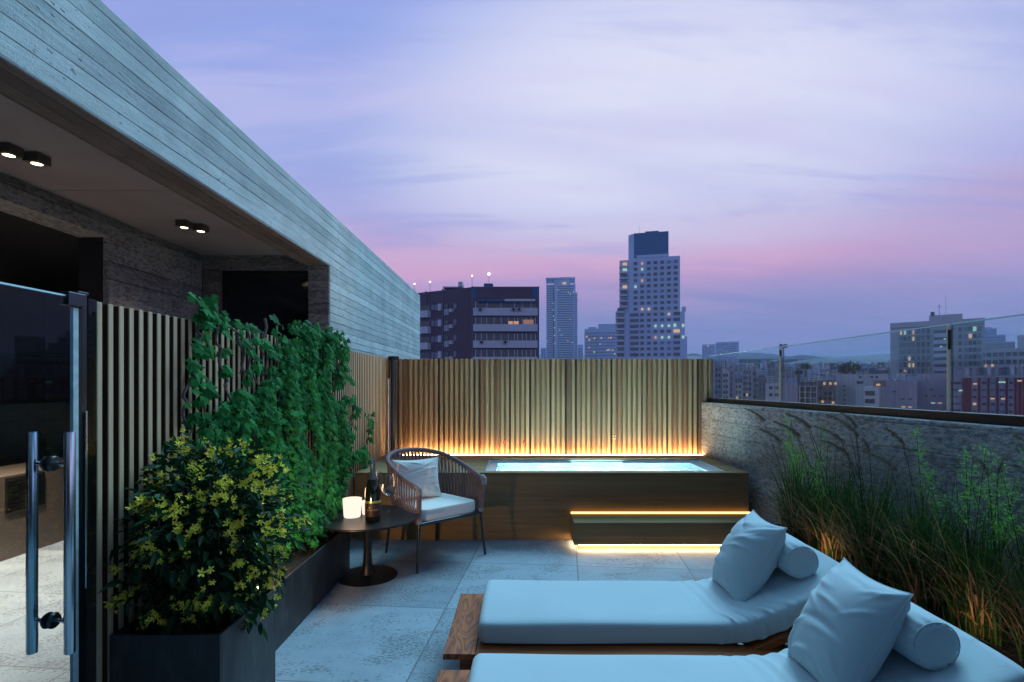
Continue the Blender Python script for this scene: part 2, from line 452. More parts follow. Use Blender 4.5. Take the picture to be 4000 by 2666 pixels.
M['led'] = m_emit('warm_led', rgb(1.0, .64, .32), 75.0)
M['ledstep'] = m_emit('warm_led_step', rgb(1.0, .70, .40), 48.0)
M['ledtop'] = m_emit('warm_led_top', rgb(1.0, .55, .16), 3.2)
M['lens'] = m_emit('downlight_lens', rgb(1.0, .80, .52), 6.0)
M['lampbody'] = m_plain('bronze_lamp_housing', rgb(.10, .08, .06), .5, .3)
M['poolw'] = m_plain('white_acrylic', rgb(.78, .84, .86), .25, 0, .5, .03)
M['poolblue'] = m_plain('pale_aqua_acrylic', rgb(.42, .80, .90), .3, 0, .5, .03)
M['poollamp'] = m_emit('pool_lamp', rgb(.66, .95, 1.0), 42.0)
M['water'] = m_glass('pool_water', rgb(.76, .97, 1.0), .02, 1.33)
M['cushion'] = m_fabric('lounger_fabric', rgb(.46, .535, .57), bumpk=.26)
M['chaircush'] = m_fabric('cream_cushion_fabric', rgb(.84, .80, .74), bumpk=.06)
M['rope'] = m_plain('mauve_brown_rope', rgb(.22, .14, .15), .75, 0, .3, .2, 60, .4)
M['ropecap'] = m_plain('grey_cap', rgb(.30, .28, .30), .6)
M['candle'] = m_emit('frosted_candle_glass', rgb(1.0, .82, .68), 1.2)
M['bottle'] = m_plain('dark_green_glass', rgb(.006, .009, .005), .06, 0, .6)
M['foil'] = m_plain('blue_grey_foil', rgb(.10, .16, .20), .3, .7)
M['label'] = m_plain('maroon_label', rgb(.035, .012, .010), .5)
M['gold'] = m_plain('gold_band', rgb(.75, .55, .15), .3, .8)
M['glass'] = m_glass('wine_glass', rgb(.88, .87, .85), 0.0, 2.0, .03)
def m_leaf(name, lo, hi, rough=.5, trans=.25, spec=.4):
    m = NM(name); r = m.attr('rnd')
    f = m.math('ADD', m.math('MULTIPLY', r, .75), m.math('MULTIPLY', m.noise(m.co(), 12, 2), .3))
    col = m.mix(f, lo, hi)
    b = m.n('ShaderNodeBsdfPrincipled'); m.set(b.inputs['Base Color'], col); b.inputs['Roughness'].default_value = rough
    b.inputs['Specular IOR Level'].default_value = spec
    t = m.n('ShaderNodeBsdfTranslucent'); m.set(t.inputs[0], col)
    x = m.n('ShaderNodeMixShader'); x.inputs[0].default_value = trans
    m.t.links.new(b.outputs[0], x.inputs[1]); m.t.links.new(t.outputs[0], x.inputs[2]); m.t.links.new(x.outputs[0], m.out.inputs[0])
    return m.m
M['ivy'] = m_leaf('ivy_leaf', rgb(.005, .055, .014), rgb(.032, .27, .055), .7, .2, .12)
M['bush'] = m_leaf('bush_leaf', rgb(.006, .024, .008), rgb(.02, .085, .025), .55, .2, .2)
M['flower'] = m_leaf('yellow_flower', rgb(.75, .58, .02), rgb(1.0, .92, .14), .6, .3)
M['bark'] = m_plain('vine_bark', rgb(.12, .09, .08), .8)
M['grassd'] = m_leaf('grass_blade', rgb(.008, .028, .007), rgb(.055, .13, .022), .6, .2, .2)
M['grasst'] = m_leaf('dry_grass_blade', rgb(.10, .045, .018), rgb(.60, .36, .17), .6, .2, .2)
M['plume'] = m_leaf('grass_plume', rgb(.14, .12, .09), rgb(.34, .27, .20), .9, .2)
M['lace'] = m_leaf('green_panicle', rgb(.08, .40, .03), rgb(.40, .78, .08), .6, .3)
M['soil'] = m_plain('soil', rgb(.02, .014, .01), .95, 0, .2, .4, 30, .5)
M['yellow'] = m_plain('yellow_rubber', rgb(.9, .62, .03), .4)
M['orange'] = m_plain('orange_rubber', rgb(.85, .30, .03), .4)
M['white'] = m_plain('white_plastic', rgb(.8, .8, .82), .4)
M['red'] = m_plain('red_plastic', rgb(.75, .03, .02), .35)

# ================================================================== large structure
fl = MB().box(-6.3, 3.1, -2.6, 11.0, -.3, 0)
tag(obj('terrace_floor', fl, M['floor']), None, None, kind='structure')
bs = MB().box(-6.25, 3.05, -2.5, 10.9, -45, -.304)
tag(obj('building_below', bs, M['slab']), None, None, kind='structure')

# --- concrete house on the left
H = thing('concrete_house', 'board-marked concrete rooftop house with a deep overhanging roof beam on the left', 'building', (-4, 4, 0))
fa = MB()
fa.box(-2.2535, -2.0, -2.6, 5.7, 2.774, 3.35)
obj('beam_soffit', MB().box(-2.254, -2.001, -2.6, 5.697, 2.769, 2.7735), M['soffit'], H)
fa.box(-2.22, -2.0, 5.7, 10.98, 0, 3.35)
obj('facade', fa, M['facade'], H, bevel=.006)
ro = MB().box(-6.3, -2.254, -2.6, 5.7, 3.13, 3.33).box(-6.3, -2.22, 5.7, 10.98, 3.13, 3.33)
obj('roof', ro, M['slab'], H)
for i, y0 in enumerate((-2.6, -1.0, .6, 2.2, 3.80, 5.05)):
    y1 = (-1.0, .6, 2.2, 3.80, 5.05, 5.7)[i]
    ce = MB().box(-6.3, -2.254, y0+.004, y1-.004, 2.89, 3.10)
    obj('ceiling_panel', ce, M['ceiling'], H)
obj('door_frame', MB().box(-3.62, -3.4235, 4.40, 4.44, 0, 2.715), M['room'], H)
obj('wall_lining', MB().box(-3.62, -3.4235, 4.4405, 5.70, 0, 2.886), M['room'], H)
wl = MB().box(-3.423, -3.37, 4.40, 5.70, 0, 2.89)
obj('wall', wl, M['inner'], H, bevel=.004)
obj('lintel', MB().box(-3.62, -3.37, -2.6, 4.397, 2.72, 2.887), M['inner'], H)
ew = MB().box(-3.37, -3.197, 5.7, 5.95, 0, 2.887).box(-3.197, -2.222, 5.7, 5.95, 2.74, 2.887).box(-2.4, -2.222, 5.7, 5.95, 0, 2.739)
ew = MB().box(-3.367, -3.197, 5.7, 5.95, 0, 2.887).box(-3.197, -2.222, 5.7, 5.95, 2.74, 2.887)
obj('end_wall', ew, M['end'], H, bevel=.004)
# front face strip of the facade return, facing the viewer
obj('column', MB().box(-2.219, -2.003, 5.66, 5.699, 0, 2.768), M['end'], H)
wd = MB().box(-3.197, -2.222, 5.80, 5.83, 0, 2.739)
w_ = obj('window', wd, M['wglass'], H)
obj('window_frame', MB().box(-3.196, -3.16, 5.77, 5.799, 0, 2.738).box(-2.26, -2.223, 5.77, 5.799, 0, 2.738).box(-3.16, -2.26, 5.77, 5.799, 2.70, 2.738), M['black'], w_)
# dark room behind the wide opening
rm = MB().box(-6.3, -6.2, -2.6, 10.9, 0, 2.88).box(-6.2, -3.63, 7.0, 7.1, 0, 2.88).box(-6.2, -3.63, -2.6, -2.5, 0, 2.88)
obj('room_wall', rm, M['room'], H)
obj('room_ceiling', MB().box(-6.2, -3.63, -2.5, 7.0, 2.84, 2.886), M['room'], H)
# unseen wall and dark glazing behind the viewer, added to shade terrace fronts
obj('unseen_rear_wall', MB().box(-3.36, 3.1, -2.6, -2.35, 2.3, 3.35).box(2.2, 3.1, -2.6, -2.35, 0, 2.3), M['inner'], H)
obj('unseen_rear_window', MB().box(-3.36, 2.2, -2.5, -2.46, 0, 2.3), M['wglass'], H)

sb = thing('sideboard', 'low bronze metal cabinet with a dark slatted vent, seen through the glass door', 'cabinet', (-4.65, 3.9, 0))
obj('cabinet_body', MB().box(-4.95, -4.38, -1.0, 6.4, 0, .72), M['bronze'], sb, bevel=.005)
vg = obj('vent', MB().box(-4.378, -4.372, 4.55, 4.93, .40, .70), M['blackflat'], sb)
sl = MB()
for i in range(9): sl.box(-4.371, -4.366, 4.565, 4.915, .415+i*.031, .428+i*.031)
obj('vent_slats', sl, M['black'], vg)

# --- fences
def fence_line(P0, P1, ztop, zb, period, wd, dp, inward, mb_s, mb_b, backd=.03, seed=1, vb=False):
    rr = random.Random(seed)
    P0 = Vector(P0); P1 = Vector(P1); d = (P1-P0); Ln = d.length; d.normalize()
    n = Vector(inward).normalized(); n = (n-d*n.dot(d)).normalized()
    k = int(Ln/period)
    for i in range(k+1):
        a = P0+d*(i*period); b = a+d*min(wd, max(.005, Ln-i*period))
        pts = [a, b, b-n*dp, a-n*dp]
        c = rr.random() or .01
        if not vb:
            mb_b.prism([(p.x, p.y) for p in [a-n*.006+d*.0006, b-n*.006-d*.0006, b-n*dp-d*.0006, a-n*dp+d*.0006]], zb, ztop-.002)
            pts = [a, b, b-n*.0055, a-n*.0055]
        mb_s.prism([(p.x, p.y) for p in pts] if d.cross(Vector((n.x, n.y))) < 0 else [(p.x, p.y) for p in pts][::-1], zb, ztop, c)
        if vb:
            c2 = rr.random() or .01
            a2 = a-n*dp; b2 = a+d*period-n*dp
            if (b2-P0).length > Ln: b2 = P1-n*dp
            q = [a2, b2, b2-n*backd, a2-n*backd]
            mb_b.prism([(p.x, p.y) for p in q], zb+.002, ztop-.006, c2)
    if not vb:
        q = [P0-n*dp+d*.028, P1-n*dp, P1-n*(dp+backd), P0-n*(dp+backd)+d*.028]
        mb_b.prism([(p.x, p.y) for p in q], zb, ztop-.004)
FL0, FL1 = (-1.66, 2.105), (-1.58, 6.548)
lf = thing('slatted_fence', 'oak slat fence with dark gaps along the left side, half covered with ivy', 'fence', (-1.62, 4.3, 0))
a, b = MB(), MB(); fence_line(FL0, FL1, 1.83, 0, .0572, .026, .042, (1, 0), a, b, .02, 4)
obj('slats', a, M['slatL'], lf, bevel=.0015, seg=1); obj('backing_board', b, M['backer'], lf)
bf = thing('slatted_fence', 'mixed brown wooden slat fence standing behind the plunge pool, warm light at its foot', 'fence', (.4, 6.55, 0))
a, b = MB(), MB(); fence_line((-1.575, 6.55), (2.42, 6.55), 1.824, 0, .0625, .034, .022, (0, -1), a, b, .02, 9, True)
obj('slats', a, M['slat'], bf, bevel=.0015, seg=1); obj('backing_board', b, M['backerF'], bf)

# --- right parapet wall, straight but slightly splayed
px_ = lambda y: 2.27+.048*(6.55-y)
pw = MB().prism([(px_(-2.4), -2.4), (px_(-2.4)+.30, -2.4), (px_(6.6)+.30, 6.6), (px_(6.6), 6.6)], 0, 1.29)
tag(obj('parapet_wall', pw, M['parapet'], bevel=.008), 'rough board-marked concrete parapet wall along the right side of the terrace', 'wall')
rl = thing('glass_balustrade', 'frameless clear glass balustrade in a black rail on top of the right parapet', 'balustrade', (2.5, 3, 1.29))
rx = lambda y: 2.375+.048*(6.55-y)
obj('base_rail', MB().prism([(rx(-2.4)-.035, -2.4), (rx(-2.4)+.035, -2.4), (rx(6.52)+.035, 6.52), (rx(6.52)-.035, 6.52)], 1.291, 1.345), M['black'], rl, bevel=.003)
for (y0, y1) in ((4.965, 6.545), (3.135, 4.935), (1.30, 3.105), (-.6, 1.27)):
    t = .007
    g = obj('glass_panel', MB().prism([(rx(y0)-t, y0), (rx(y0)+t, y0), (rx(y1)+t, y1), (rx(y1)-t, y1)], 1.346, 1.853), M['rail'], rl)
    e_ = MB().prism([(rx(y0)-t-.0004, y0), (rx(y0)+t+.0004, y0), (rx(y1)+t+.0004, y1), (rx(y1)-t-.0004, y1)], 1.8532, 1.860)
    obj('glass_edge_highlight', e_, M['gedge'], g)
    e2 = MB().box(rx(y0)-.010, rx(y0)+.008, y0-.004, y0-.0005, 1.35, 1.853)
    obj('edge_strip', e2, m_plain('wood_reflection_edge', rgb(.95, .84, .52), .4) if 'edge' not in M else M['edge'], g)  # reflection of the warm wood painted into the strip colour
for y0 in (4.95, 3.12):
    obj('clamp', MB().box(rx(y0)-.007, rx(y0)+.007, y0-.004, y0+.010, 1.71 if y0 < 4 else 1.77, 1.825), M['black'], rl, bevel=.002)
    obj('joint_post', MB().box(rx(y0)+.0085, rx(y0)+.0125, y0-.004, y0+.004, 1.345, 1.85), M['darksteel'], rl)

# --- glass door, post and fixed side light on the left
dr = thing('glass_door', 'frameless glass door ajar in line with the left fence, with long steel pull handles', 'door', (-1.67, 1.4, 0))
gx = lambda y: -1.66-.018*(2.105-y)
obj('door_leaf', MB().prism([(gx(.8)-.006, .8), (gx(.8)+.006, .8), (gx(1.985)+.006, 1.985), (gx(1.985)-.006, 1.985)], .01, 1.826), M['tint'], dr)
obj('leaf_edge', MB().prism([(gx(1.986)-.0063, 1.987), (gx(1.986)+.0063, 1.987), (gx(2.01)+.0063, 2.010), (gx(2.01)-.0063, 2.010)], .01, 1.79), m_plain('pale_glass_edge', rgb(.42, .55, .56), .35, 0, .5, .4, 30), dr)
obj('top_edge', MB().prism([(gx(.8)-.0063, .8), (gx(.8)+.0063, .8), (gx(1.955)+.0063, 1.955), (gx(1.955)-.0063, 1.955)], 1.8262, 1.832), M['gedge'], dr)
HY = 1.90
for s in (1, -1):
    cx = gx(HY)+s*.067
    h = obj('pull_handle', MB().lathe([(0.001, .544), (.0155, .544), (.017, .547), (.017, 1.33), (.0155, 1.333), (0.001, 1.333)], 24, cx, HY), M['steel'], dr, smooth='auto')
    for zz in (1.22, .66):
        obj('handle_arm', MB().tube([(gx(HY)+s*.008, HY, zz), (cx, HY, zz)], .0075, 12), M['steel'], h, smooth='auto')
        Mx = Matrix.Translation((gx(HY)+s*.007, HY, zz)) @ Matrix.Rotation(R(90)*s, 4, 'Y')
        obj('rosette', MB().lathe([(.028, 0), (.028, .006), (.024, .011), (0.001, .012)], 28, M=Mx), M['darksteel'], h, smooth='auto')
obj('hinge', MB().box(gx(1.93)-.018, gx(1.93)+.018, 1.955, 2.035, 1.795, 1.845), M['darksteel'], dr, bevel=.003)

pp = thing('door_post', 'slim dark steel post between the glass door and the slatted fence', 'post', (-1.66, 2.02, 0))
obj('post', MB().box(gx(2.0)-.026, gx(2.0)+.002, 2.014, 2.036, 0, 1.845), M['black'], pp, bevel=.002)
obj('post_cap', MB().box(gx(2.0)-.030, gx(2.0)+.006, 2.010, 2.060, 1.846, 1.856), M['darksteel'], pp, bevel=.002)
obj('post_face', MB().box(gx(2.0)-.020, gx(2.0)+.001, 2.0365, 2.056, 0, 1.84), M['darksteel'], pp)
obj('lock_bar', MB().box(gx(2.0)+.0025, gx(2.0)+.010, 2.040, 2.050, .72, 1.40), M['steel'], pp, bevel=.002)
obj('side_light', MB().box(gx(2.07)-.005, gx(2.07)+.005, 2.057, 2.102, 0, 1.835), M['tint'], pp)

# --- corner post
cp = thing('corner_post', 'round black metal post with a cap in the back left fence corner', 'post', (-1.50, 6.46, .65))
obj('shaft', MB().lathe([(.034, .651), (.034, 1.81)], 20, -1.50, 6.46), M['darksteel'], cp, smooth='auto')
obj('cap', MB().lathe([(.036, 1.80), (.062, 1.805), (.066, 1.83), (.066, 1.845), (.05, 1.85)], 20, -1.50, 6.46), M['black'], cp, smooth='auto')
obj('bracket', MB().box(-1.556, -1.536, 6.42, 6.44, 1.58, 1.82), M['black'], cp)

# ================================================================== plunge pool
pl = thing('plunge_pool', 'oak-clad raised plunge pool with glowing aqua water in front of the back fence', 'pool', (.33, 5.8, 0))
X0, X1, Y0, Y1, ZT = -1.572, 2.25, 5.17, 6.548, .65
bx0, bx1, by0, by1 = -.32, 2.11, 5.27, 6.18
obj('front_cladding', MB().box(X0, X1, Y0, Y0+.03, 0, ZT-.022), M['oak'], pl, bevel=.002)
obj('side_cladding', MB().box(X1-.03, X1, Y0+.031, Y1-.05, 0, ZT-.022), M['oak'], pl)
dk = MB()
dk.box(X0, bx0, Y0-.004, 6.47, ZT-.02, ZT)
obj('deck_board', dk, M['oak'], pl, bevel=.002)
rim = MB().box(bx0, X1+.004, Y0-.004, by0, ZT-.02, ZT).box(bx1, X1+.004, by0, by1, ZT-.02, ZT).box(bx0, X1+.004, by1, 6.47, ZT-.02, ZT)
obj('rim', rim, M['oak'], pl)
ba = MB()
ba.box(bx0-.02, bx1+.02, by0-.02, by1+.02, .08, .10)
ba.box(bx0-.02, bx0, by0-.02, by1+.02, .10, ZT-.022).box(bx1, bx1+.02, by0-.02, by1+.02, .10, ZT-.022)
ba.box(bx0, bx1, by0-.02, by0, .10, ZT-.022).box(bx0, bx1, by1, by1+.02, .10, ZT-.022)
obj('basin', ba, M['poolw'], pl)
li = MB().box(bx0+.005, bx0+.10, by0+.005, by1-.005, ZT-.055, ZT-.04).box(bx1-.13, bx1-.005, by0+.005, by1-.005, ZT-.055, ZT-.04)
li.box(bx0+.10, .62, by1-.10, by1-.005, ZT-.055, ZT-.04).box(1.22, bx1-.13, by1-.10, by1-.005, ZT-.055, ZT-.04).box(.62, 1.22, by1-.025, by1-.005, ZT-.055, ZT-.04)
obj('basin_lip', li, M['poolw'], pl)
obj('bench', MB().box(bx0+.001, bx1-.001, by1-.34, by1-.001, .10, .40), M['poolblue'], pl, bevel=.01)
obj('water', MB().grid(lambda u, v: (bx0+.001+(bx1-bx0-.002)*u, by0+.001+(by1-by0-.002)*v, ZT-.062), 1, 1), M['water'], pl)
for i in range(5):
    xx = bx0+.3+i*.46
    obj('pool_lamp', MB().box(xx-.16, xx+.16, by0+.001, by0+.012, .30, .46), M['poollamp'], pl)
obj('drain_cover', MB().lathe([(.001, 0), (.055, 0), (.055, .012), (.001, .014)], 24, .83, 5.47, ZT-.06), M['black'], pl)
obj('light_strip', MB().box(-1.40, 2.26, 6.485, 6.505, ZT-.018, ZT-.002), M['led'], pl)
obj('strip_channel', MB().box(X0, X1, 6.471, 6.52, ZT-.05, ZT-.02), M['oak'], pl)

st = thing('pool_step', 'floating oak step with warm light strips, against the front of the plunge pool', 'step', (1.4, 5.0, 0))
obj('step_box', MB().box(.515, 2.25, 4.82, 5.14, .052, .254), M['oak'], st, bevel=.002)
obj('plinth', MB().box(.56, 2.25, 4.875, 5.12, 0, .050), M['oak'], st)
obj('light_strip', MB().box(.56, 2.24, 4.845, 4.865, .043, .050), M['ledstep'], st)
obj('light_strip', MB().box(.52, 2.25, 5.142, 5.150, .257, .274), M['ledtop'], st)
obj('light_strip', MB().box(.535, .545, 4.90, 5.12, .043, .050), M['ledstep'], st)

ul = thing('deck_uplight', 'tiny warm recessed uplight on the deck in the back left corner', 'light', (-1.52, 6.30, .65))
obj('housing', MB().lathe([(.022, .651), (.022, .656), (.016, .657)], 16, -1.53, 6.30), M['steel'], ul)
obj('lens', MB().lathe([(.001, .660), (.014, .6585)], 16, -1.53, 6.30), m_emit('uplight_lens', rgb(1, .6, .25), 40), ul)
for nm, loc, aim, en, ang, col_ in (('uplight_lamp', (-1.53, 6.30, .68), (-1.60, 6.32, 1.4), 3.0, 60, (1, .6, .28)),):
    ld = bpy.data.lights.new(nm, 'SPOT'); ld.energy = en; ld.spot_size = R(ang); ld.spot_blend = .8; ld.color = col_; ld.shadow_soft_size = .01
    lo = bpy.data.objects.new(nm, ld); C.objects.link(lo); lo.parent = ul
    lo.location = Vector(loc)-Vector(ul.location); lo.rotation_euler = (Vector(aim)-Vector(loc)).to_track_quat('-Z', 'Y').to_euler()

# --- ceiling downlights
def downlight(x, y, zc, label, en):
    t = thing('ceiling_downlight', label, 'ceiling light', (x, y, zc), 0, 'square downlights under the concrete roof')
    s = .047; b = MB().box(-s, s, -s, s, -.055, -.001)
    o = obj('housing', b, M['lampbody'], t, bevel=.003, local=True)
    obj('trim_ring', MB().lathe([(.039, -.0555), (.039, -.0575), (.031, -.0575), (.029, -.0555)], 28), M['lampbody'], t, local=True, smooth='auto')
    obj('lens', MB().lathe([(.001, -.0568), (.029, -.0562)], 28), M['lens'], t, local=True)
    ld = bpy.data.lights.new('lamp', 'SPOT'); ld.energy = en; ld.spot_size = R(100); ld.spot_blend = .9
    ld.color = (1, .72, .45) if en < 100 else (1, .74, .56); ld.shadow_soft_size = .03
    lo = bpy.data.objects.new('lamp', ld); C.objects.link(lo); lo.parent = t; lo.location = (0, 0, -.07)
downlight(-2.95, 3.09, 2.889, 'square bronze downlight at the far left edge of the picture, nearest pair, outer one', 22)
downlight(-2.895, 3.21, 2.889, 'square bronze downlight of the nearest pair, the one towards the beam', 22)
downlight(-2.82, 4.51, 2.889, 'square bronze downlight of the farther pair, left one above the inner wall', 16)
downlight(-2.745, 4.62, 2.889, 'square bronze downlight of the farther pair, right one beside the dark window', 16)
downlight(-4.0, 3.75, 2.84, 'square downlight inside the dark room, above the lit floor', 1100)

# ================================================================== planters and plants
def planter(name, label, x0, x1, y0, y1, z):
    t = thing(name, label, 'planter', ((x0+x1)/2, (y0+y1)/2, 0))
    w = .012
    b = MB().box(x0, x1, y0, y0+w, 0, z).box(x0, x1, y1-w, y1, 0, z).box(x0, x0+w, y0+w, y1-w, 0, z).box(x1-w, x1, y0+w, y1-w, 0, z)
    obj('planter_wall', b, M['planter'], t, bevel=.002)
    obj('soil', MB().grid(lambda u, v: (x0+w+(x1-x0-2*w)*u, y0+w+(y1-y0-2*w)*v, z-.05+.012*math.sin(u*17+v*23)), 8, 20), M['soil'], t)
    return t
planter('planter_box', 'tall charcoal metal planter under the yellow-flowered shrub', -1.645, -1.20, 2.15, 2.645, .49)
planter('planter_box', 'long low charcoal planter at the foot of the ivy beside the round table', -1.60, -1.36, 2.66, 4.33, .365)
planter('planter_box', 'long charcoal planter holding tall grasses against the right parapet', 1.80, 2.33, .9, 4.15, .42)

def leaf_maple(mb, p, n, up, s, c):
    n = n.normalized(); up = (up-n*up.dot(n)).normalized(); r = up.cross(n)
    prof = [(0, -.06), (.22, -.36), (.42, -.22), (.66, -.04), (.44, .12), (.52, .46), (.25, .38), (0, .90),
            (-.25, .38), (-.52, .46), (-.44, .12), (-.66, -.04), (-.42, -.22), (-.22, -.36)]
    vs = [p+n*s*.06]; 
    for (a, b) in prof:
        vs.append(p+r*a*s+up*b*s-n*s*(abs(a)*.22+max(0, b)*.18))
    m = len(prof)
    mb.add(vs, [(0, 1+i, 1+(i+1) % m) for i in range(m)], c)
def leaf_lance(mb, p, d, n, ln, w, c, droop=.3):
    d = d.normalized(); n = (n-d*n.dot(d)).normalized(); r = d.cross(n)
    def pt(t, a): return p+d*ln*t+r*w*a-n*ln*droop*t*t-n*abs(a)*w*-.25
    vs = [pt(0, 0), pt(.3, -.5), pt(.3, .5), pt(.65, -.42), pt(.65, .42), pt(1, 0), pt(.3, 0)-n*w*.15, pt(.65, 0)-n*w*.12]
    mb.add(vs, [(0, 1, 6), (0, 6, 2), (1, 3, 7, 6), (6, 7, 4, 2), (3, 5, 7), (7, 5, 4)], c)

# --- ivy on the left fence
iv = thing('ivy', 'dense green ivy spilling over and down the left slat fence', 'climbing plant', (-1.5, 4.0, .35))
lv, sm = MB(), MB()
rr = random.Random(11)
fx = lambda y: -1.66+.018*(y-2.105)
def strand(pts, wdt, dens, r0=.009):
    P = [Vector((fx(y)+.03+rr.uniform(0, .02), y, z)) for y, z in pts]
    # smooth resample
    Q = []
    for i in range(len(P)-1):
        for k in range(8):
            t = k/8; q = P[i].lerp(P[i+1], t); q.y += .015*math.sin(i*2+t*6.3); q.x += .008*math.sin(i*3+t*5); Q.append(q)
    Q.append(P[-1])
    obj('stem', MB().tube(Q, [r0*(1-.6*i/len(Q)) for i in range(len(Q))], 6), M['bark'], iv, smooth=True)
    for i in range(len(Q)-1):
        for _ in range(max(1, dens//3)):
            if rr.random() < .58: continue
            q = Q[i].lerp(Q[i+1], rr.random())
            put(q.y+rr.gauss(0, wdt*.8), q.z+rr.gauss(0, wdt*.6), .02+abs(rr.gauss(0, .03)), rr.uniform(.045, .085))
def put(y, z, off, s=None):
    s = s or rr.uniform(.034, .064)
    n = Vector((1, rr.uniform(-.9, .3)-.15, rr.uniform(-.2, 1.1)))
    up = Vector((rr.uniform(-.2, .3), rr.uniform(-.5, .9)+.45, -.8))
    leaf_maple(lv, Vector((fx(y)+.02+off, y, z)), n, up, s, rr.uniform(.02, 1))
def inside(y, z):
    if z > 1.86+.04*math.sin(y*13) or z < .36: return 0
    lo = 3.72-(1.87-z)*1.78+.08*math.sin(z*17)
    if z < 1.2: lo = 2.62-.15*math.sin(z*9)
    hi = 4.72+.12*math.sin(z*21)+.08*math.sin(z*47) if z > 1.35 else 4.80+(1.35-z)*.55+.12*math.sin(z*25)
    if z < .75: hi = min(hi, 5.02-(.75-z)*1.0)
    if y < lo or y > hi: return 0
    e = min(y-lo, (hi-y)*1.2)
    return 1.0 if e > .3 else .12+2.9*e
cnt = 0
while cnt < 5600:
    y = rr.uniform(2.4, 5.3); z = rr.uniform(.36, 1.92)
    if rr.random() < inside(y, z):
        # clumpy vertical falls of leaves
        fall = .5+.5*math.sin(y*19+1.3*math.sin(z*5))
        if math.sin(y*15+2*math.sin(z*6))+math.sin(z*9+y*5) < -.95 and rr.random() < .82: continue
        off = .01+.05*fall*rr.random()+.035*rr.random()
        if rr.random() < .45+.55*fall:
            put(y, z, off); cnt += 1
for pts, wdt, dens in (([(2.72, 1.90), (2.70, 1.75), (2.66, 1.6), (2.72, 1.4), (2.76, 1.2), (2.82, 1.0)], .045, 6),
                 ([(2.80, 1.88), (2.86, 1.70), (2.92, 1.5), (3.0, 1.3), (3.0, 1.05)], .045, 5),
                 ([(2.74, 1.84), (2.95, 1.86), (3.05, 1.78), (3.12, 1.6), (3.2, 1.35)], .04, 5),
                 ([(2.66, 1.6), (2.58, 1.42), (2.60, 1.25), (2.68, 1.1)], .03, 3),
                 ([(3.36, 1.92), (3.34, 1.7), (3.4, 1.5), (3.45, 1.3)], .04, 5),
                 ([(3.18, 1.86), (3.24, 1.65), (3.30, 1.45)], .025, 3),
                 ([(3.5, 1.96), (3.58, 1.84), (3.6, 1.66)], .04, 5),
                 ([(4.75, 1.35), (4.95, 1.40), (5.05, 1.30), (5.2, 1.26), (5.3, 1.24)], .04, 3),
                 ([(4.75, 1.55), (4.90, 1.58), (5.02, 1.52)], .04, 4),
                 ([(4.7, 1.68), (4.85, 1.66)], .05, 5),
                 ([(5.0, 1.2), (5.05, 1.0), (5.0, .8)], .04, 5),
                 ([(5.1, .8), (5.35, .82), (5.55, .9), (5.6, 1.1), (5.62, 1.22)], .028, 3),
                 ([(5.45, .82), (5.5, .7), (5.45, .68)], .05, 4),
                 ([(5.2, .85), (5.35, .74), (5.6, .72)], .05, 4)):
    strand(pts, wdt, dens)
for y in (3.9, 4.1, 4.3, 4.5, 4.62):
    for k in range(26): put(y+rr.gauss(0, .09), 1.88+abs(rr.gauss(0, .035)), rr.uniform(-.04, .10))
for k in range(36): put(2.78+rr.gauss(0, .06), 1.87+rr.gauss(0, .03), rr.uniform(0, .06))
for k in range(60): put(4.66+rr.gauss(0, .05), 1.80+rr.gauss(0, .06), rr.uniform(0, .12))
# low leaves tumbling towards the planter edge
for k in range(420):
    y = rr.uniform(2.75, 4.4); put(y, rr.uniform(.38, .60), rr.uniform(.02, .09 if y < 3.7 else .2))
for k in range(24):
    y = rr.uniform(3.0, 4.6); z = rr.uniform(.5, 1.6)
    obj('stem', MB().tube([(fx(y)+.05, y, z), (fx(y)+.06, y+.03, z+.12), (fx(y)+.04, y+.01, z+.28)], .006, 5), M['bark'], iv, smooth=True)
obj('foliage', lv, M['ivy'], iv)

# --- planter spotlight in the ivy
sp = thing('planter_spotlight', 'small bright spotlight shining into the ivy from the planter edge', 'spotlight', (-1.42, 2.93, .35))
Mx = Matrix.Translation((-1.375, 2.85, .445)) @ Vector((-.25, .9, .30)).to_track_quat('Z', 'Y').to_matrix().to_4x4()
obj('housing', MB().lathe([(.001, -.05), (.018, -.05), (.022, -.02), (.022, .012), (.019, .014)], 18, M=Mx), M['black'], sp, smooth='auto')
obj('lens', MB().lathe([(.001, .014), (.018, .013)], 18, M=Mx), m_emit('spot_lens', rgb(1, .85, .6), 30), sp)
obj('spike', MB().tube([(-1.375, 2.85, .30), (-1.375, 2.85, .43)], .005, 6), M['black'], sp)
ld = bpy.data.lights.new('lamp', 'SPOT'); ld.energy = 38; ld.spot_size = R(135); ld.spot_blend = 1; ld.color = (1, .62, .28); ld.shadow_soft_size = .02
lo = bpy.data.objects.new('lamp', ld); C.objects.link(lo); lo.parent = sp
pw_ = Vector((-1.378, 2.885, .465)); lo.location = pw_-Vector(sp.location)
lo.rotation_euler = (Vector((-1.56, 3.6, .58))-pw_).to_track_quat('-Z', 'Y').to_euler()
pd = bpy.data.lights.new('glow', 'POINT'); pd.energy = .55; pd.color = (1, .72, .42); pd.shadow_soft_size = .015  # added fill light at the fixture, imitating its bloom on the shrub
po = bpy.data.objects.new('glow', pd); C.objects.link(po); po.parent = sp; po.location = Vector((-1.35, 2.80, .48))-Vector(sp.location)
obj('added_glow_disc', MB().lathe([(.001, -.051), (.012, -.052)], 12, M=Mx), m_emit('spot_back_glow', rgb(1, .9, .75), 25), sp)  # emissive disc added on the housing back so the glow faces the viewer

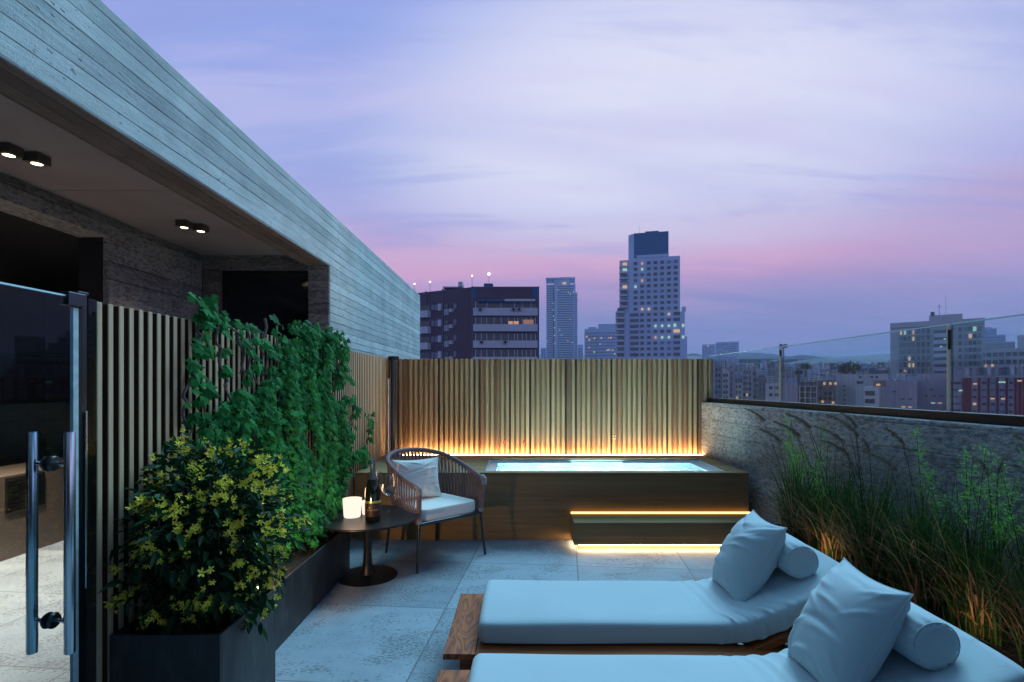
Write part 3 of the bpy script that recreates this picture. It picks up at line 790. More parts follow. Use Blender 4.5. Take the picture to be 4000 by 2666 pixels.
# --- yellow-flowered shrub
sh = thing('flowering_shrub', 'bushy dark green shrub covered with yellow flowers in the tall planter', 'shrub', (-1.43, 2.40, .45))
lf_, fw_, tw = MB(), MB(), MB(); rr = random.Random(5)
cen = Vector((-1.40, 2.43, .80))
def shell(rmin, rmax):
    while True:
        d = Vector((rr.gauss(0, 1), rr.gauss(0, 1), rr.gauss(0, 1))).normalized()
        r = rr.uniform(rmin, rmax)
        lump = 1+.12*math.sin(d.x*7+d.z*5)+.10*math.sin(d.y*9-d.z*6)
        p = cen+Vector((d.x*.34, d.y*(.34 if d.z > -.2 else .27), d.z*.42))*r*lump
        if p.z > .40 and p.x > -1.80 and not (p.z < .78 and p.y > 2.56): return p, d
tips = []
for k in range(70):
    p, d = shell(.75, 1.05); b0 = Vector((-1.43+rr.uniform(-.05, .05), 2.42+rr.uniform(-.05, .05), .44))
    mid = b0.lerp(p, .5)+Vector((rr.uniform(-.06, .06), rr.uniform(-.06, .06), .05))
    tw.tube([b0, b0.lerp(mid, .5)+Vector((0, 0, .02)), mid, mid.lerp(p, .55), p], [.007, .006, .0045, .003, .0015], 5)
    tips.append(p)
    for q in range(3):
        a = mid.lerp(p, rr.uniform(.1, .9)); e2 = a+Vector((rr.uniform(-1, 1), rr.uniform(-1, 1), rr.uniform(-.6, 1)))*.08
        tw.tube([a, a.lerp(e2, .5)+Vector((0, 0, .01)), e2], [.003, .002, .001], 4)
for k in range(3600):
    p, d = shell(.35, 1.03)
    dd = (d+Vector((rr.uniform(-.8, .8), rr.uniform(-.8, .8), rr.uniform(-.9, .5))))
    leaf_lance(lf_, p, dd, Vector((rr.uniform(-.4, .4), rr.uniform(-.4, .4), 1)), rr.uniform(.042, .078), rr.uniform(.020, .034), rr.uniform(.02, 1), rr.uniform(.1, .5))
def flower(p, d, s):
    """a small head of trumpet flowers"""
    for j in range(rr.randint(3, 6)):
        c = p+Vector((rr.gauss(0, 1), rr.gauss(0, 1), rr.gauss(0, 1)))*s*.5
        ax = (d+Vector((rr.uniform(-.9, .9), rr.uniform(-.9, .9), rr.uniform(-.7, .9)))).normalized()
        u = ax.orthogonal().normalized(); w = ax.cross(u); ps = s*rr.uniform(.38, .55); cv = rr.uniform(.05, 1)
        for q in range(5):
            a = q*2*math.pi/5+rr.uniform(-.2, .2); r_ = u*math.cos(a)+w*math.sin(a); t_ = w*math.cos(a)-u*math.sin(a)
            vs = [c-ax*ps*.5, c+r_*ps*.35+t_*ps*.22, c+r_*ps*.35-t_*ps*.22, c+r_*ps*.95+ax*ps*.35+t_*ps*.16, c+r_*ps*.95+ax*ps*.35-t_*ps*.16]
            fw_.add(vs, [(0, 1, 2), (1, 3, 4, 2)], cv)
for k in range(290):
    p, d = shell(.90, 1.08)
    if d.y > .45 or d.x < -.75: continue
    if rr.random() < .35 and d.z < -.2: continue
    flower(p, d, rr.uniform(.025, .040))
    if rr.random() < .5: flower(p+Vector((rr.uniform(-.03, .03), rr.uniform(-.03, .03), rr.uniform(-.03, .03))), d, rr.uniform(.016, .028))
obj('foliage', lf_, M['bush'], sh); obj('flowers', fw_, M['flower'], sh); obj('branches', tw, M['bark'], sh, smooth=True)

# --- tall grasses against the right wall
def grass_clump(x, y, label, seed, nb=300, hgt=1.0, plumes=5, lace=0, lean=0.0, tall=1.0):
    t = thing('ornamental_grass', label, 'grass clump', (x, y, .38), 0, 'tall grasses in the right planter')
    rr = random.Random(seed); g, d, pm, lc, stm = MB(), MB(), MB(), MB(), MB()
    def blade(mb, base, az, h, out, w, c, droop):
        dx, dy = math.cos(az), math.sin(az); s = Vector((-dy, dx, 0)); vs = []; n = 7
        ky = rr.uniform(.8, 1.3)
        for i in range(n+1):
            q = i/n
            p = Vector(base)+Vector((dx, dy, 0))*out*q**1.7*ky+Vector((0, 0, h*(q-droop*q**3.2)))
            ww = w*(1-q**2.4)*.5+.0006
            tw_ = s*math.cos(q*1.5)+Vector((0, 0, .3))*math.sin(q)
            vs += [p-tw_*ww, p+tw_*ww]
        mb.add(vs, [(2*i, 2*i+1, 2*i+3, 2*i+2) for i in range(n)], c)
    for i in range(int(nb*1.6)):
        a = rr.uniform(0, 6.283); r0 = rr.uniform(0, .11)
        base = (math.cos(a)*r0, math.sin(a)*r0*1.4, 0); az = a+rr.uniform(-.8, .8)
        h = hgt*rr.uniform(.35, .82)
        dry = rr.random() < .38
        if dry: h *= rr.choice((.70, .70, .95))
        blade(d if dry else g, base, az, h, rr.uniform(.06, .34)*(1.25 if dry else 1), rr.uniform(.005, .010), rr.uniform(.02, 1), rr.uniform(.05, .55))
    for i in range(46):
        a = rr.uniform(0, 6.283); r0 = rr.uniform(0, .10)
        blade(g, (math.cos(a)*r0, math.sin(a)*r0*1.3, 0), rr.uniform(0, 6.283), hgt*rr.uniform(.72, .98), rr.uniform(.10, .42), rr.uniform(.005, .009), rr.uniform(.4, 1), rr.uniform(.12, .45))
    for i in range((plumes*2+2)//3):
        a = rr.uniform(0, 6.283); base = Vector((math.cos(a)*.06, math.sin(a)*.08, 0)); az = rr.uniform(2.2, 4.2)
        h = hgt*rr.uniform(.72, .93)*tall; o = rr.uniform(.06, .22)
        pts = [base+Vector((math.cos(az)*o*q**2, math.sin(az)*o*q**2, h*q)) for q in (0, .3, .6, .85, 1)]
        stm.tube(pts, [.0028, .0024, .002, .0015, .001], 4)
        tip = pts[-1]; dv = Vector((math.cos(az)*.8, math.sin(az)*.8, .9)).normalized()
        for k in range(260):
            q = rr.random(); p = tip+dv*(q*.17-.06)+Vector((math.cos(az), math.sin(az), -.8))*.045*q*q
            e3 = p+(dv*.6+Vector((math.cos(az)*.3+rr.uniform(-.5, .5), math.sin(az)*.3+rr.uniform(-.5, .5), rr.uniform(-1.3, .1)))*.9).normalized()*rr.uniform(.02, .04)*(1.1-q*.6)
            s = Vector((rr.uniform(-1, 1), rr.uniform(-1, 1), rr.uniform(-1, 1)))*.003
            pm.add([p-s, p+s, e3], [(0, 1, 2)], rr.uniform(.02, 1))
    for i in range(lace):
        a = rr.uniform(0, 6.283); base = Vector((math.cos(a)*.05, math.sin(a)*.1, 0)); az = rr.uniform(1.8, 4.6)
        h = hgt*rr.uniform(.60, .90)*tall; o = rr.uniform(.02, .22)
        top = base+Vector((math.cos(az)*o, math.sin(az)*o, h))
        stm.tube([base, base.lerp(top, .5)+Vector((0, 0, .04)), top], [.0028, .002, .001], 4)
        ax = (top-base).normalized()
        for k in range(30):
            q = rr.uniform(.55, 1.02); p = base.lerp(top, q); ln = (1.12-q)*.22+.02
            dv = (ax+Vector((rr.uniform(-1, 1), rr.uniform(-1, 1), rr.uniform(-.1, .5)))).normalized()
            e3 = p+dv*ln; side = dv.orthogonal().normalized()*.0011
            lc.add([p-side, p+side, e3], [(0, 1, 2)], rr.uniform(.02, 1))
            for j in range(9):
                z = p.lerp(e3, rr.uniform(.15, 1)); f = z+Vector((rr.uniform(-1, 1), rr.uniform(-1, 1), rr.uniform(-.6, 1)))*.015
                s2 = (f-z).orthogonal().normalized()*rr.uniform(.0012, .0024)
                lc.add([z, z.lerp(f, .5)-s2, f, z.lerp(f, .5)+s2], [(0, 1, 2, 3)], rr.uniform(.02, 1))
    obj('blades', g, M['grassd'], t, local=True); obj('dry_blades', d, M['grasst'], t, local=True)
    if pm.v: obj('plumes', pm, M['plume'], t, local=True)
    if lc.v: obj('panicles', lc, M['lace'], t, local=True)
    if stm.v: obj('stalks', stm, M['grassd'], t, local=True)
grass_clump(2.06, 3.88, 'tall grass clump farthest along the right wall, with pale green lacy heads', 1, 260, .98, 2, 5)
grass_clump(2.05, 3.52, 'grass clump behind the head of the far lounger, dark plumes leaning left', 2, 300, 1.0, 6, 2)
grass_clump(2.08, 3.15, 'grass clump with the most brown plumes, in the middle of the right planter', 3, 320, 1.03, 8, 0)
grass_clump(2.10, 2.78, 'grass clump with arching dry tan blades, right of the middle of the planter', 4, 320, .98, 3, 1)
grass_clump(2.10, 2.42, 'grass clump with bright green lacy heads near the right edge of the picture', 5, 320, .98, 2, 7)
grass_clump(2.12, 2.06, 'nearest grass clump cut by the right edge, airy green heads and dry stems', 6, 320, .98, 1, 6)
for i, (x_, y_) in enumerate(((1.97, 1.7),)):
    grass_clump(x_, y_, 'dry grass clump lowest at the right edge behind the near lounger', 9+i, 260, .72, 0, 0)
# warm planter lights low in the grass (they light the stalks from below)
for i, (x_, y_, lb) in enumerate(((1.93, 3.30, 'small warm ground light hidden in the grass beside the far lounger head'), (1.93, 2.25, 'small warm ground light hidden in the grass behind the near lounger'))):
    t = thing('ground_light', lb, 'light', (x_, y_, .37), 0, 'ground lights in the grass planter')
    obj('housing', MB().lathe([(.001, 0), (.025, 0), (.025, .03), (.018, .032)], 16), M['black'], t, local=True)
    obj('lens', MB().lathe([(.001, .034), (.017, .033)], 16), M['lens'], t, local=True)
    ld = bpy.data.lights.new('lamp', 'POINT'); ld.energy = .45; ld.color = (1, .66, .36); ld.shadow_soft_size = .03
    lo = bpy.data.objects.new('lamp', ld); C.objects.link(lo); lo.parent = t; lo.location = (0, 0, .08)

# ================================================================== loungers
def mattress():
    mb = MB(); NL, NC = 330, 64
    Ls, r, th, w = 1.30, .18, .112, .575
    ang = math.atan2(.245, .555)
    x0 = .155
    def path(s):
        # returns centre-bottom point (x,z) and tangent angle
        if s <= Ls-r: return x0+s, .252, 0.0
        if s <= Ls+r:
            q = (s-(Ls-r))/(2*r); a = ang*q*q*(3-2*q)
            x = x0+Ls-r; z = .252; n = 20
            for i in range(n):
                qq = q*(i+.5)/n; aa = ang*qq*qq*(3-2*qq); x += math.cos(aa)*q*2*r/n; z += math.sin(aa)*q*2*r/n
            return x, z, a
        x, z, a = path(Ls+r); d = s-Ls-r
        return x+math.cos(ang)*d, z+math.sin(ang)*d, ang
    total = 1.92
    rng_ = random.Random(3)
    wr = [(1.02+.022*q+rng_.uniform(-.01, .01), 1.6+rng_.uniform(-.25, .25), rng_.uniform(.008, .018), rng_.uniform(-.007, .009)) for q in range(24)]
    def ring(s, k):
        u = s/total; x, z, a = path(s)
        end = min(s, total-s); rr_ = .035
        sc = 1 if end > rr_ else math.sqrt(max(0, 1-((rr_-end)/rr_)**2))
        out = []
        for j in range(NC):
            t = 2*math.pi*j/NC; c, s_ = math.cos(t), math.sin(t); ex = .22
            yy = (abs(c)**ex)*(1 if c > 0 else -1); zz = (abs(s_)**(ex*(1.6 if s_ > 0 else .5)))*(1 if s_ > 0 else -1)
            hw = w/2-rr_*(1-sc); hh = th/2-rr_*.9*(1-sc)
            Y_ = yy*hw; Z_ = th/2+zz*hh
            # crown and softness
            if zz > .2: Z_ += .010*(1-yy*yy)+.003*math.sin(s*7+yy*2)
            Y_ += (1 if yy > 0 else -1)*.006*math.sin(s*5)*(abs(yy) > .8)
            # folds running diagonally across the bend
            fold = 0
            for (fs, sl, wd_, am) in wr:
                cs = fs-sl*.16*(yy-1)*(.5)*(.4+.6*abs(yy))-(.10*(1-zz)*.5 if abs(yy) > .9 else 0)
                e_ = (s-cs)/wd_
                fold += am*math.exp(-e_*e_)*(.45+.55*(1-yy)*.5)*math.exp(-((s-1.30)/.30)**2)
            nz = fold if zz > .2 else 0; ny = fold*.9*(1 if yy > 0 else -1) if abs(yy) > .85 else 0
            Y_ += ny; Z_ += nz
            out.append((x-math.sin(a)*Z_, Y_+.3735, z+math.cos(a)*Z_))
        return out
    ss = [0, .004, .012, .024]+[.035+(total-.07)*i/NL for i in range(NL+1)]+[total-.024, total-.012, total-.004, total]
    vs = []
    for k, s in enumerate(ss): vs += ring(s, k)
    fs = []
    for k in range(len(ss)-1):
        for j in range(NC):
            l = (j+1) % NC; fs.append((k*NC+j, (k+1)*NC+j, (k+1)*NC+l, k*NC+l))
    fs += [tuple(range(NC)), tuple(range((len(ss)-1)*NC, len(ss)*NC))[::-1]]
    mb.add(vs, fs)
    # piping along the long edges
    pp_ = MB()
    for sy in (-1, 1):
        pts = []
        for i in range(60):
            s = .02+(total-.04)*i/59; x, z, a = path(s); h_ = .012
            pts.append((x-math.sin(a)*h_, .3735+sy*(w/2+.001), z+math.cos(a)*h_))
        pp_.tube(pts, .003, 6)
    return mb, pp_
def make_lounger():
    t = thing('sun_lounger', 'far teak sun lounger with a pale blue-white mattress, its foot towards the armchair', 'sun lounger', (-.345, 2.475, 0), R(-.6), 'teak sun loungers')
    obj('foot_plank', MB().box(0, .15, 0, .72, .222, .25), M['teakend'], t, local=True, bevel=.003)
    obj('side_rail', MB().box(.151, 2.02, 0, .11, .197, .248), M['teak'], t, local=True, bevel=.003)
    obj('side_rail', MB().box(.151, 2.02, .668, .72, .197, .248), M['teak'], t, local=True, bevel=.003)
    obj('lower_rail', MB().box(.10, 2.0, .02, .05, .12, .195).box(.10, 2.0, .67, .70, .12, .195), M['teak'], t, local=True)
    for x_ in (.075, 1.80):
        for y_ in (.02, .64):
            obj('leg', MB().box(x_, x_+.055, y_, y_+.055, 0, .22), M['teak'], t, local=True, bevel=.003)
    sl_ = MB()
    for i in range(14): sl_.box(.155+i*.09, .243+i*.09, .111, .667, .222, .246)
    obj('slat_base', sl_, M['teak'], t, local=True)
    a = math.atan2(.245, .555)
    Mx = Matrix.Translation((1.44, 0, .238)) @ Matrix.Rotation(-a, 4, 'Y')
    bk = MB().box(0, .66, .055, .095, -.030, .0, M=Mx).box(0, .66, .625, .665, -.030, .0, M=Mx)
    for i in range(7): bk.box(.01+i*.092, .099+i*.092, .0955, .6245, -.022, -.002, M=Mx)
    b_ = obj('backrest_frame', bk, M['teak'], t, local=True)
    for ya in (.11, .61):
        obj('support_arm', MB().tube([(1.60, ya, .29), (1.66, ya, .20), (1.74, ya, .165), (1.80, ya, .17), (1.84, ya, .21), (1.87, ya, .40)], .014, 8, flat=.6), M['teak'], t, local=True, smooth='auto')
    mm, pp_ = mattress()
    m_ = obj('mattress', mm, M['cushion'], t, local=True, smooth=True)
    return t
def pillow_mesh(w, h, th, seed, nu=56, wrk=1.0, pinch=.10):
    """w along local x, h along local z, thickness along y; edges drawn in, corners pointed"""
    rr = random.Random(seed); mb = MB()
    wrs = []
    for q in range(26):
        cu, cv = rr.choice([(-1, -1), (1, -1), (-1, 1), (1, 1)])
        wrs.append((cu*rr.uniform(.45, .95), cv*rr.uniform(.35, .95), rr.uniform(-.5, .5)+math.atan2(-cv*.6, -cu), rr.uniform(.25, .5), rr.uniform(.03, .055), rr.uniform(-.010, .010)*wrk))
    for q in range(9):
        wrs.append((rr.uniform(-.5, .8), rr.uniform(-.8, .8), rr.uniform(-.35, .35), rr.uniform(.25, .5), rr.uniform(.03, .07), rr.uniform(-.014, .014)*wrk))
    def P(u, v, s):
        x = u*w/2*(1-pinch*(1-v*v)*abs(u)**3); z = v*h/2*(1-pinch*(1-u*u)*abs(v)**3)
        t = (max(0, 1-abs(u)**2.6)**.62)*(max(0, 1-abs(v)**2.6)**.62)
        y = th/2*t*s
        for (a, b, an, ln, wd_, am) in wrs:
            du, dv = u-a, v-b; p = du*math.cos(an)+dv*math.sin(an); q = -du*math.sin(an)+dv*math.cos(an)+.15*p*p
            y += s*am*math.exp(-(p/ln)**2-(q/wd_)**2)*min(1, t*2.5)
        return (x, y, z)
    for s in (1, -1):
        vs = [P(-1+2*i/nu, -1+2*j/nu, s) for i in range(nu+1) for j in range(nu+1)]
        n = nu+1
        fs = [((i*n+j), ((i+1)*n+j), ((i+1)*n+j+1), (i*n+j+1)) for i in range(nu) for j in range(nu)]
        if s > 0: fs = [f[::-1] for f in fs]
        mb.add(vs, fs)
    seam = [P(-1+2*i/20, -1, 0) for i in range(20)]+[P(1, -1+2*i/20, 0) for i in range(20)]+[P(1-2*i/20, 1, 0) for i in range(20)]+[P(-1, 1-2*i/20, 0) for i in range(20)]
    return mb, MB().tube(seam, .003, 6, closed=True)
def weld(o):
    w = o.modifiers.new('weld', 'WELD'); w.merge_threshold = .0004
def make_pillow(label, loc, ex, ez, w, h, th, seed, mat, cat='cushion', name='scatter_cushion', group=None):
    t = thing(name, label, cat, loc, 0, group)
    ex = Vector(ex).normalized(); ez = Vector(ez); ez = (ez-ex*ez.dot(ex)).normalized(); ey = ez.cross(ex)
    Mr = Matrix((ex, ey, ez)).transposed().to_4x4(); t.rotation_euler = Mr.to_euler()
    a, b = pillow_mesh(w, h, th, seed)
    o = obj('cover', a, mat, t, local=True, smooth=True); weld(o)
    obj('seam', b, mat, t, local=True, smooth=True)
    return t
def make_bolster(label, loc, ln, r, seed):
    t = thing('bolster', label, 'cushion', loc, 0, 'round bolsters on the loungers')
    rr = random.Random(seed); mb = MB(); NA = 72; prof = []
    for i in range(15):
        q = i/14; prof.append((r*math.sin(q*math.pi/2)**.35 if q < 1 else r, .012*math.sin(q*math.pi/2)**6-.0))
    # profile points (radius, y): near cap, body, far cap
    pts = [(.001, .004), (r*.35, .002), (r*.65, 0.0), (r*.82, .004), (r*.90, .012), (r*.93, .016), (r*.97, .028), (r*1.0, .05)]
    n = 10
    for i in range(1, n): pts.append((r*(1.0+.03*math.sin(math.pi*i/n)), .05+(ln-.1)*i/n))
    pts += [(r*1.0, ln-.05), (r*.97, ln-.028), (r*.90, ln-.012), (r*.65, ln), (.001, ln-.004)]
    vs = []
    ph = [rr.uniform(0, 6.28) for _ in range(5)]
    for (ra, y) in pts:
        edge = math.exp(-(min(y, ln-y)/.045)**2)*(ra > r*.5)
        for k in range(NA):
            a = 2*math.pi*k/NA
            g = 1+edge*(.030*math.sin(a*17+ph[0])+.020*math.sin(a*11+ph[1]))+.012*math.sin(a*3+ph[2]+y*9)
            rad = ra*g; zz = math.sin(a)*rad
            vs.append((math.cos(a)*rad, y, zz))
    m = len(pts)
    mb.add(vs, [(i*NA+k, i*NA+(k+1) % NA, (i+1)*NA+(k+1) % NA, (i+1)*NA+k) for i in range(m-1) for k in range(NA)])
    obj('cover', mb, M['cushion'], t, local=True, smooth=True)
    sm_ = [(math.cos(2*math.pi*k/60)*r*.90, .009, math.sin(2*math.pi*k/60)*r*.90) for k in range(60)]
    obj('seam', MB().tube(sm_, .0025, 6, closed=True), M['cushion'], t, local=True, smooth=True)
    return t
l1 = make_lounger()
l2 = copy_tree(l1, None, (-.350, 1.62, 0))
l2['label'] = 'near teak sun lounger with a pale blue-white mattress, cut by the bottom of the picture'
make_pillow('crumpled pale square cushion leaning on the far lounger backrest', (1.245, 2.885, .570), (0, 1, 0), (.50, 0, .87), .39, .48, .23, 3, M['cushion'], group='square cushions on the loungers')
make_bolster('round pale bolster behind the cushion on the far lounger', (1.432, 2.665, .608), .38, .089, 4)
make_pillow('crumpled pale square cushion leaning on the near lounger backrest', (1.245, 2.03, .570), (0, 1, 0), (.50, 0, .87), .39, .48, .23, 8, M['cushion'], group='square cushions on the loungers')
make_bolster('round pale bolster behind the cushion on the near lounger', (1.432, 1.81, .608), .38, .089, 9)

# ================================================================== armchair
ch = thing('armchair', 'outdoor armchair with a mauve-brown rope back and dark steel legs beside the round table', 'armchair', (-.757, 4.714, 0), R(42.8))
for (tx, ty, bx, by) in ((.315, -.295, .35, -.32), (-.315, -.295, -.35, -.32), (.245, .275, .27, .32), (-.245, .275, -.27, .32)):
    obj('leg', MB().tube([(bx, by, 0), (tx, ty, .385)], [.0115, .014], 14), M['darksteel'], ch, local=True, smooth='auto')
    
fr_pts = [(-.315, -.295, .375), (.315, -.295, .375), (.30, 0, .375), (.245, .275, .375), (-.245, .275, .375), (-.30, 0, .375)]
obj('seat_frame', MB().tube(fr_pts, .014, 10, closed=True).box(-.30, .30, -.29, .26, .372, .384), M['darksteel'], ch, local=True)
def U(t, lower):
    """rim curve (t 0..1) around the chair; lower: seat-level loop"""
    key_u = [(-.335, -.325, .665), (-.345, -.20, .70), (-.350, -.05, .745), (-.335, .12, .80), (-.285, .27, .845), (-.19, .375, .872), (-.07, .42, .885)]
    key_l = [(-.318, -.295, .378), (-.316, -.20, .378), (-.308, -.08, .378), (-.295, .06, .378), (-.262, .19, .378), (-.19, .272, .378), (-.07, .285, .378)]
    k = key_l if lower else key_u
    k = k+[(-x, y, z) for x, y, z in reversed(k)]
    f = t*(len(k)-1); i = min(int(f), len(k)-2); q = f-i
    g = lambda j: Vector(k[max(0, min(len(k)-1, j))])
    p0, p1, p2, p3 = g(i-1), g(i), g(i+1), g(i+2)
    return .5*((2*p1)+(p2-p0)*q+(2*p0-5*p1+4*p2-p3)*q*q+(3*p1-p0-3*p2+p3)*q**3)
rimp = [Vector((-.318, -.297, .40)), Vector((-.326, -.308, .52)), Vector((-.333, -.322, .63))]
rimp += [U(i/60, False) for i in range(61)]
rimp += [Vector((.333, -.322, .63)), Vector((.326, -.308, .52)), Vector((.318, -.297, .40))]
obj('rim', MB().tube(rimp, .021, 12), M['rope'], ch, local=True, smooth='auto')
for s in (1, -1):
    cb_ = MB().tube([(s*.3335, -.322, .625), (s*.335, -.326, .655), (s*.3365, -.318, .675), (s*.338, -.29, .687)], .0235, 12)
    obj('rim_cap', cb_, M['ropecap'], ch, local=True, smooth='auto')
    obj('post_cap', MB().tube([(s*.3165, -.296, .385), (s*.319, -.2985, .415)], .0225, 12), M['ropecap'], ch, local=True, smooth='auto')
rp = MB(); NS = 46
for i in range(NS):
    t = (i+.5)/NS; u = .03+.94*t
    for lay, dt in ((0, .020), (1, -.020)):
        a = U(u, False); b = U(min(.99, max(.01, u+dt)), True)
        out = Vector((a.x, a.y, 0)).normalized()*(.006 if lay else -.006)
        mid = a.lerp(b, .5)+Vector((a.x, a.y+.1, 0)).normalized()*.018
        tang = (U(min(1, u+.01), False)-U(max(0, u-.01), False)).normalized()
        w_s = .0062
        pts = [a+out, a.lerp(mid, .5)+out+Vector((0, 0, 0)), mid+out, mid.lerp(b, .5)+out, b+out]
        vs = []
        nrm = Vector((a.x, a.y, 0)).normalized()*.0015
        for p in pts: vs += [p-tang*w_s-nrm, p+tang*w_s-nrm, p+tang*w_s+nrm, p-tang*w_s+nrm]
        fs = []
        for k in range(4):
            for j in range(4):
                l = (j+1) % 4; fs.append((k*4+j, k*4+l, k*4+4+l, k*4+4+j))
        rp.add(vs, fs)
obj('rope_back', rp, M['rope'], ch, local=True)
def soft_box(w0, w1, d, h, r=.03, n=26):
    """cushion: front width w0, back width w1, depth d, height h"""
    mb = MB(); NA, NB = 64, 14; vs = []
    for j in range(NB+1):
        q = -math.pi/2+math.pi*j/NB; zz = math.copysign(abs(math.sin(q))**.55, math.sin(q)); sh_ = abs(math.cos(q))**.28
        for k in range(NA):
            a = 2*math.pi*k/NA; c, s = math.cos(a), math.sin(a)
            xx = math.copysign(abs(c)**.22, c); yy = math.copysign(abs(s)**.22, s)
            wd = (w0+(w1-w0)*(yy+1)/2)/2
            ins = r*(1-sh_) if j not in (0, NB) else 1
            fac = (1-ins/(.3)) if j not in (0, NB) else 0
            z = zz*h/2*(1+.08*(1-xx*xx)*(1-yy*yy))
            vs.append((xx*wd*fac, yy*d/2*fac, z))
    # interior rings for top and bottom domes
    fs = [(j*NA+k, j*NA+(k+1) % NA, (j+1)*NA+(k+1) % NA, (j+1)*NA+k) for j in range(NB) for k in range(NA)]
    mb.add(vs, fs); return mb
sc_ = soft_box(.585, .50, .55, .10)
sc_.v = [(x, y-.02, z+.435) for x, y, z in sc_.v]
tag(obj('seat_cushion', sc_, M['chaircush'], ch, local=True, smooth=True), None, None)
th_ = R(27)
make_pillow('pale rectangular back cushion standing on the armchair seat', (-.905, 4.80, .655), (math.cos(th_), math.sin(th_), 0), (-math.sin(th_)*.1, .28, 1), .44, .37, .15, 21, M['chaircush'], group=None)

# ================================================================== round table and what stands on it
tb = thing('side_table', 'round black pedestal table between the ivy planter and the armchair', 'table', (-1.177, 4.19, 0))
obj('table_top', MB().lathe([(.001, .448), (.392, .450), (.40, .455), (.40, .462), (.397, .466), (.001, .466)], 64), M['black'], tb, local=True, smooth='auto')
obj('stem', MB().lathe([(.06, .018), (.048, .04), (.036, .10), (.030, .20), (.030, .34), (.040, .43), (.055, .448)], 32), M['black'], tb, local=True, smooth='auto')
obj('foot', MB().lathe([(.001, 0), (.232, 0), (.232, .005), (.19, .012), (.06, .02), (.001, .022)], 64), M['black'], tb, local=True, smooth='auto')
def candle(label, x, y, r, h, en):
    t = thing('candle', label, 'candle', (x, y, .467), 0, 'candles on the round table')
    obj('candle_glass', MB().lathe([(.001, 0), (r*.82, 0), (r*.88, .008), (r, h), (r*.95, h), (r*.84, .02), (.001, .015)], 40), M['candle'], t, local=True, smooth='auto')
    obj('wax', MB().lathe([(.001, .016), (r*.80, .016), (r*.88, h*.55), (.001, h*.55)], 32), m_plain('candle_wax', rgb(.8, .7, .55), .5), t, local=True, smooth='auto')
    ld = bpy.data.lights.new('flame_light', 'POINT'); ld.energy = en; ld.color = (1, .62, .34); ld.shadow_soft_size = .05
    lo = bpy.data.objects.new('flame_light', ld); C.objects.link(lo); lo.parent = t; lo.location = (0, 0, h+.05)
candle('larger glowing candle in a frosted glass, left of the bottle', -1.294, 4.18, .073, .143, 1.4)
candle('smaller glowing candle half hidden behind the bottle', -1.195, 4.27, .052, .105, .6)
bo = thing('wine_bottle', 'dark sparkling wine bottle with a gold-edged maroon label on the round table', 'bottle', (-1.10, 4.06, .467))
obj('glass_body', MB().lathe([(.001, .002), (.052, 0), (.058, .006), (.059, .03), (.059, .21), (.056, .245), (.045, .285), (.032, .320), (.022, .35), (.019, .37)], 40), M['bottle'], bo, local=True, smooth='auto')
obj('foil', MB().lathe([(.0335, .318), (.0245, .35), (.0205, .375), (.0190, .41), (.0195, .418), (.0225, .424), (.0225, .436), (.0195, .442), (.0215, .452), (.0205, .464), (.001, .468)], 32), M['foil'], bo, local=True, smooth='auto')
lb_ = obj('label', MB().lathe([(.0594, .04), (.0596, .041), (.0596, .139), (.0594, .14)], 40), M['label'], bo, local=True, smooth='auto')
obj('gold_band', MB().lathe([(.0594, .141), (.0597, .142), (.0597, .158), (.0594, .159)], 40), M['gold'], lb_, local=True, smooth='auto')
def text_mesh(body, size, parent, r, z, mat, az):
    cu = bpy.data.curves.new('lettering', 'FONT'); cu.body = body; cu.size = size; cu.align_x = 'CENTER'
    to = bpy.data.objects.new('lettering', cu); C.objects.link(to)
    dg = bpy.context.evaluated_depsgraph_get(); me = bpy.data.meshes.new_from_object(to.evaluated_get(dg))
    bpy.data.objects.remove(to)
    for v in me.vertices:
        a = az+v.co.x/r; zz = v.co.y+z
        v.co = (math.cos(a)*r, math.sin(a)*r, zz)
    me.materials.append(mat); o = bpy.data.objects.new('lettering', me); C.objects.link(o); o.parent = parent; return o
txm = m_plain('label_print', rgb(.55, .45, .35), .5)
text_mesh('BRASCODEM', .0155, lb_, .0602, .086, txm, R(-76))
obj('crest', MB().add([Vector((.0602*math.cos(R(-100+a)), .0602*math.sin(R(-100+a)), .108+b)) for a, b in ((-5, 0), (0, -.006), (5, 0), (6, .006), (0, .010), (-6, .006))], [(0, 1, 2, 3, 4, 5)]), txm, lb_, local=True)
def wineglass(label, x, y, s=1.0):
    prof = [(.034, 0), (.034, .002), (.006, .006), (.0035, .02), (.0032, .10), (.006, .125), (.03, .14), (.055, .165), (.068, .20), (.066, .245), (.054, .31), (.0528, .31), (.0648, .245), (.0668, .20), (.054, .167), (.029, .143), (.001, .130)]
    t = tag(obj('wine_glass', MB().lathe([(r*s, z*s) for r, z in prof], 40, x, y, .467), M['glass'], smooth='auto'), label, 'wine glass', 'wine glasses on the round table')
wineglass('empty stemmed wine glass in front of the armchair arm', -1.035, 4.30)
wineglass('empty stemmed wine glass directly behind the bottle', -1.18, 4.42)

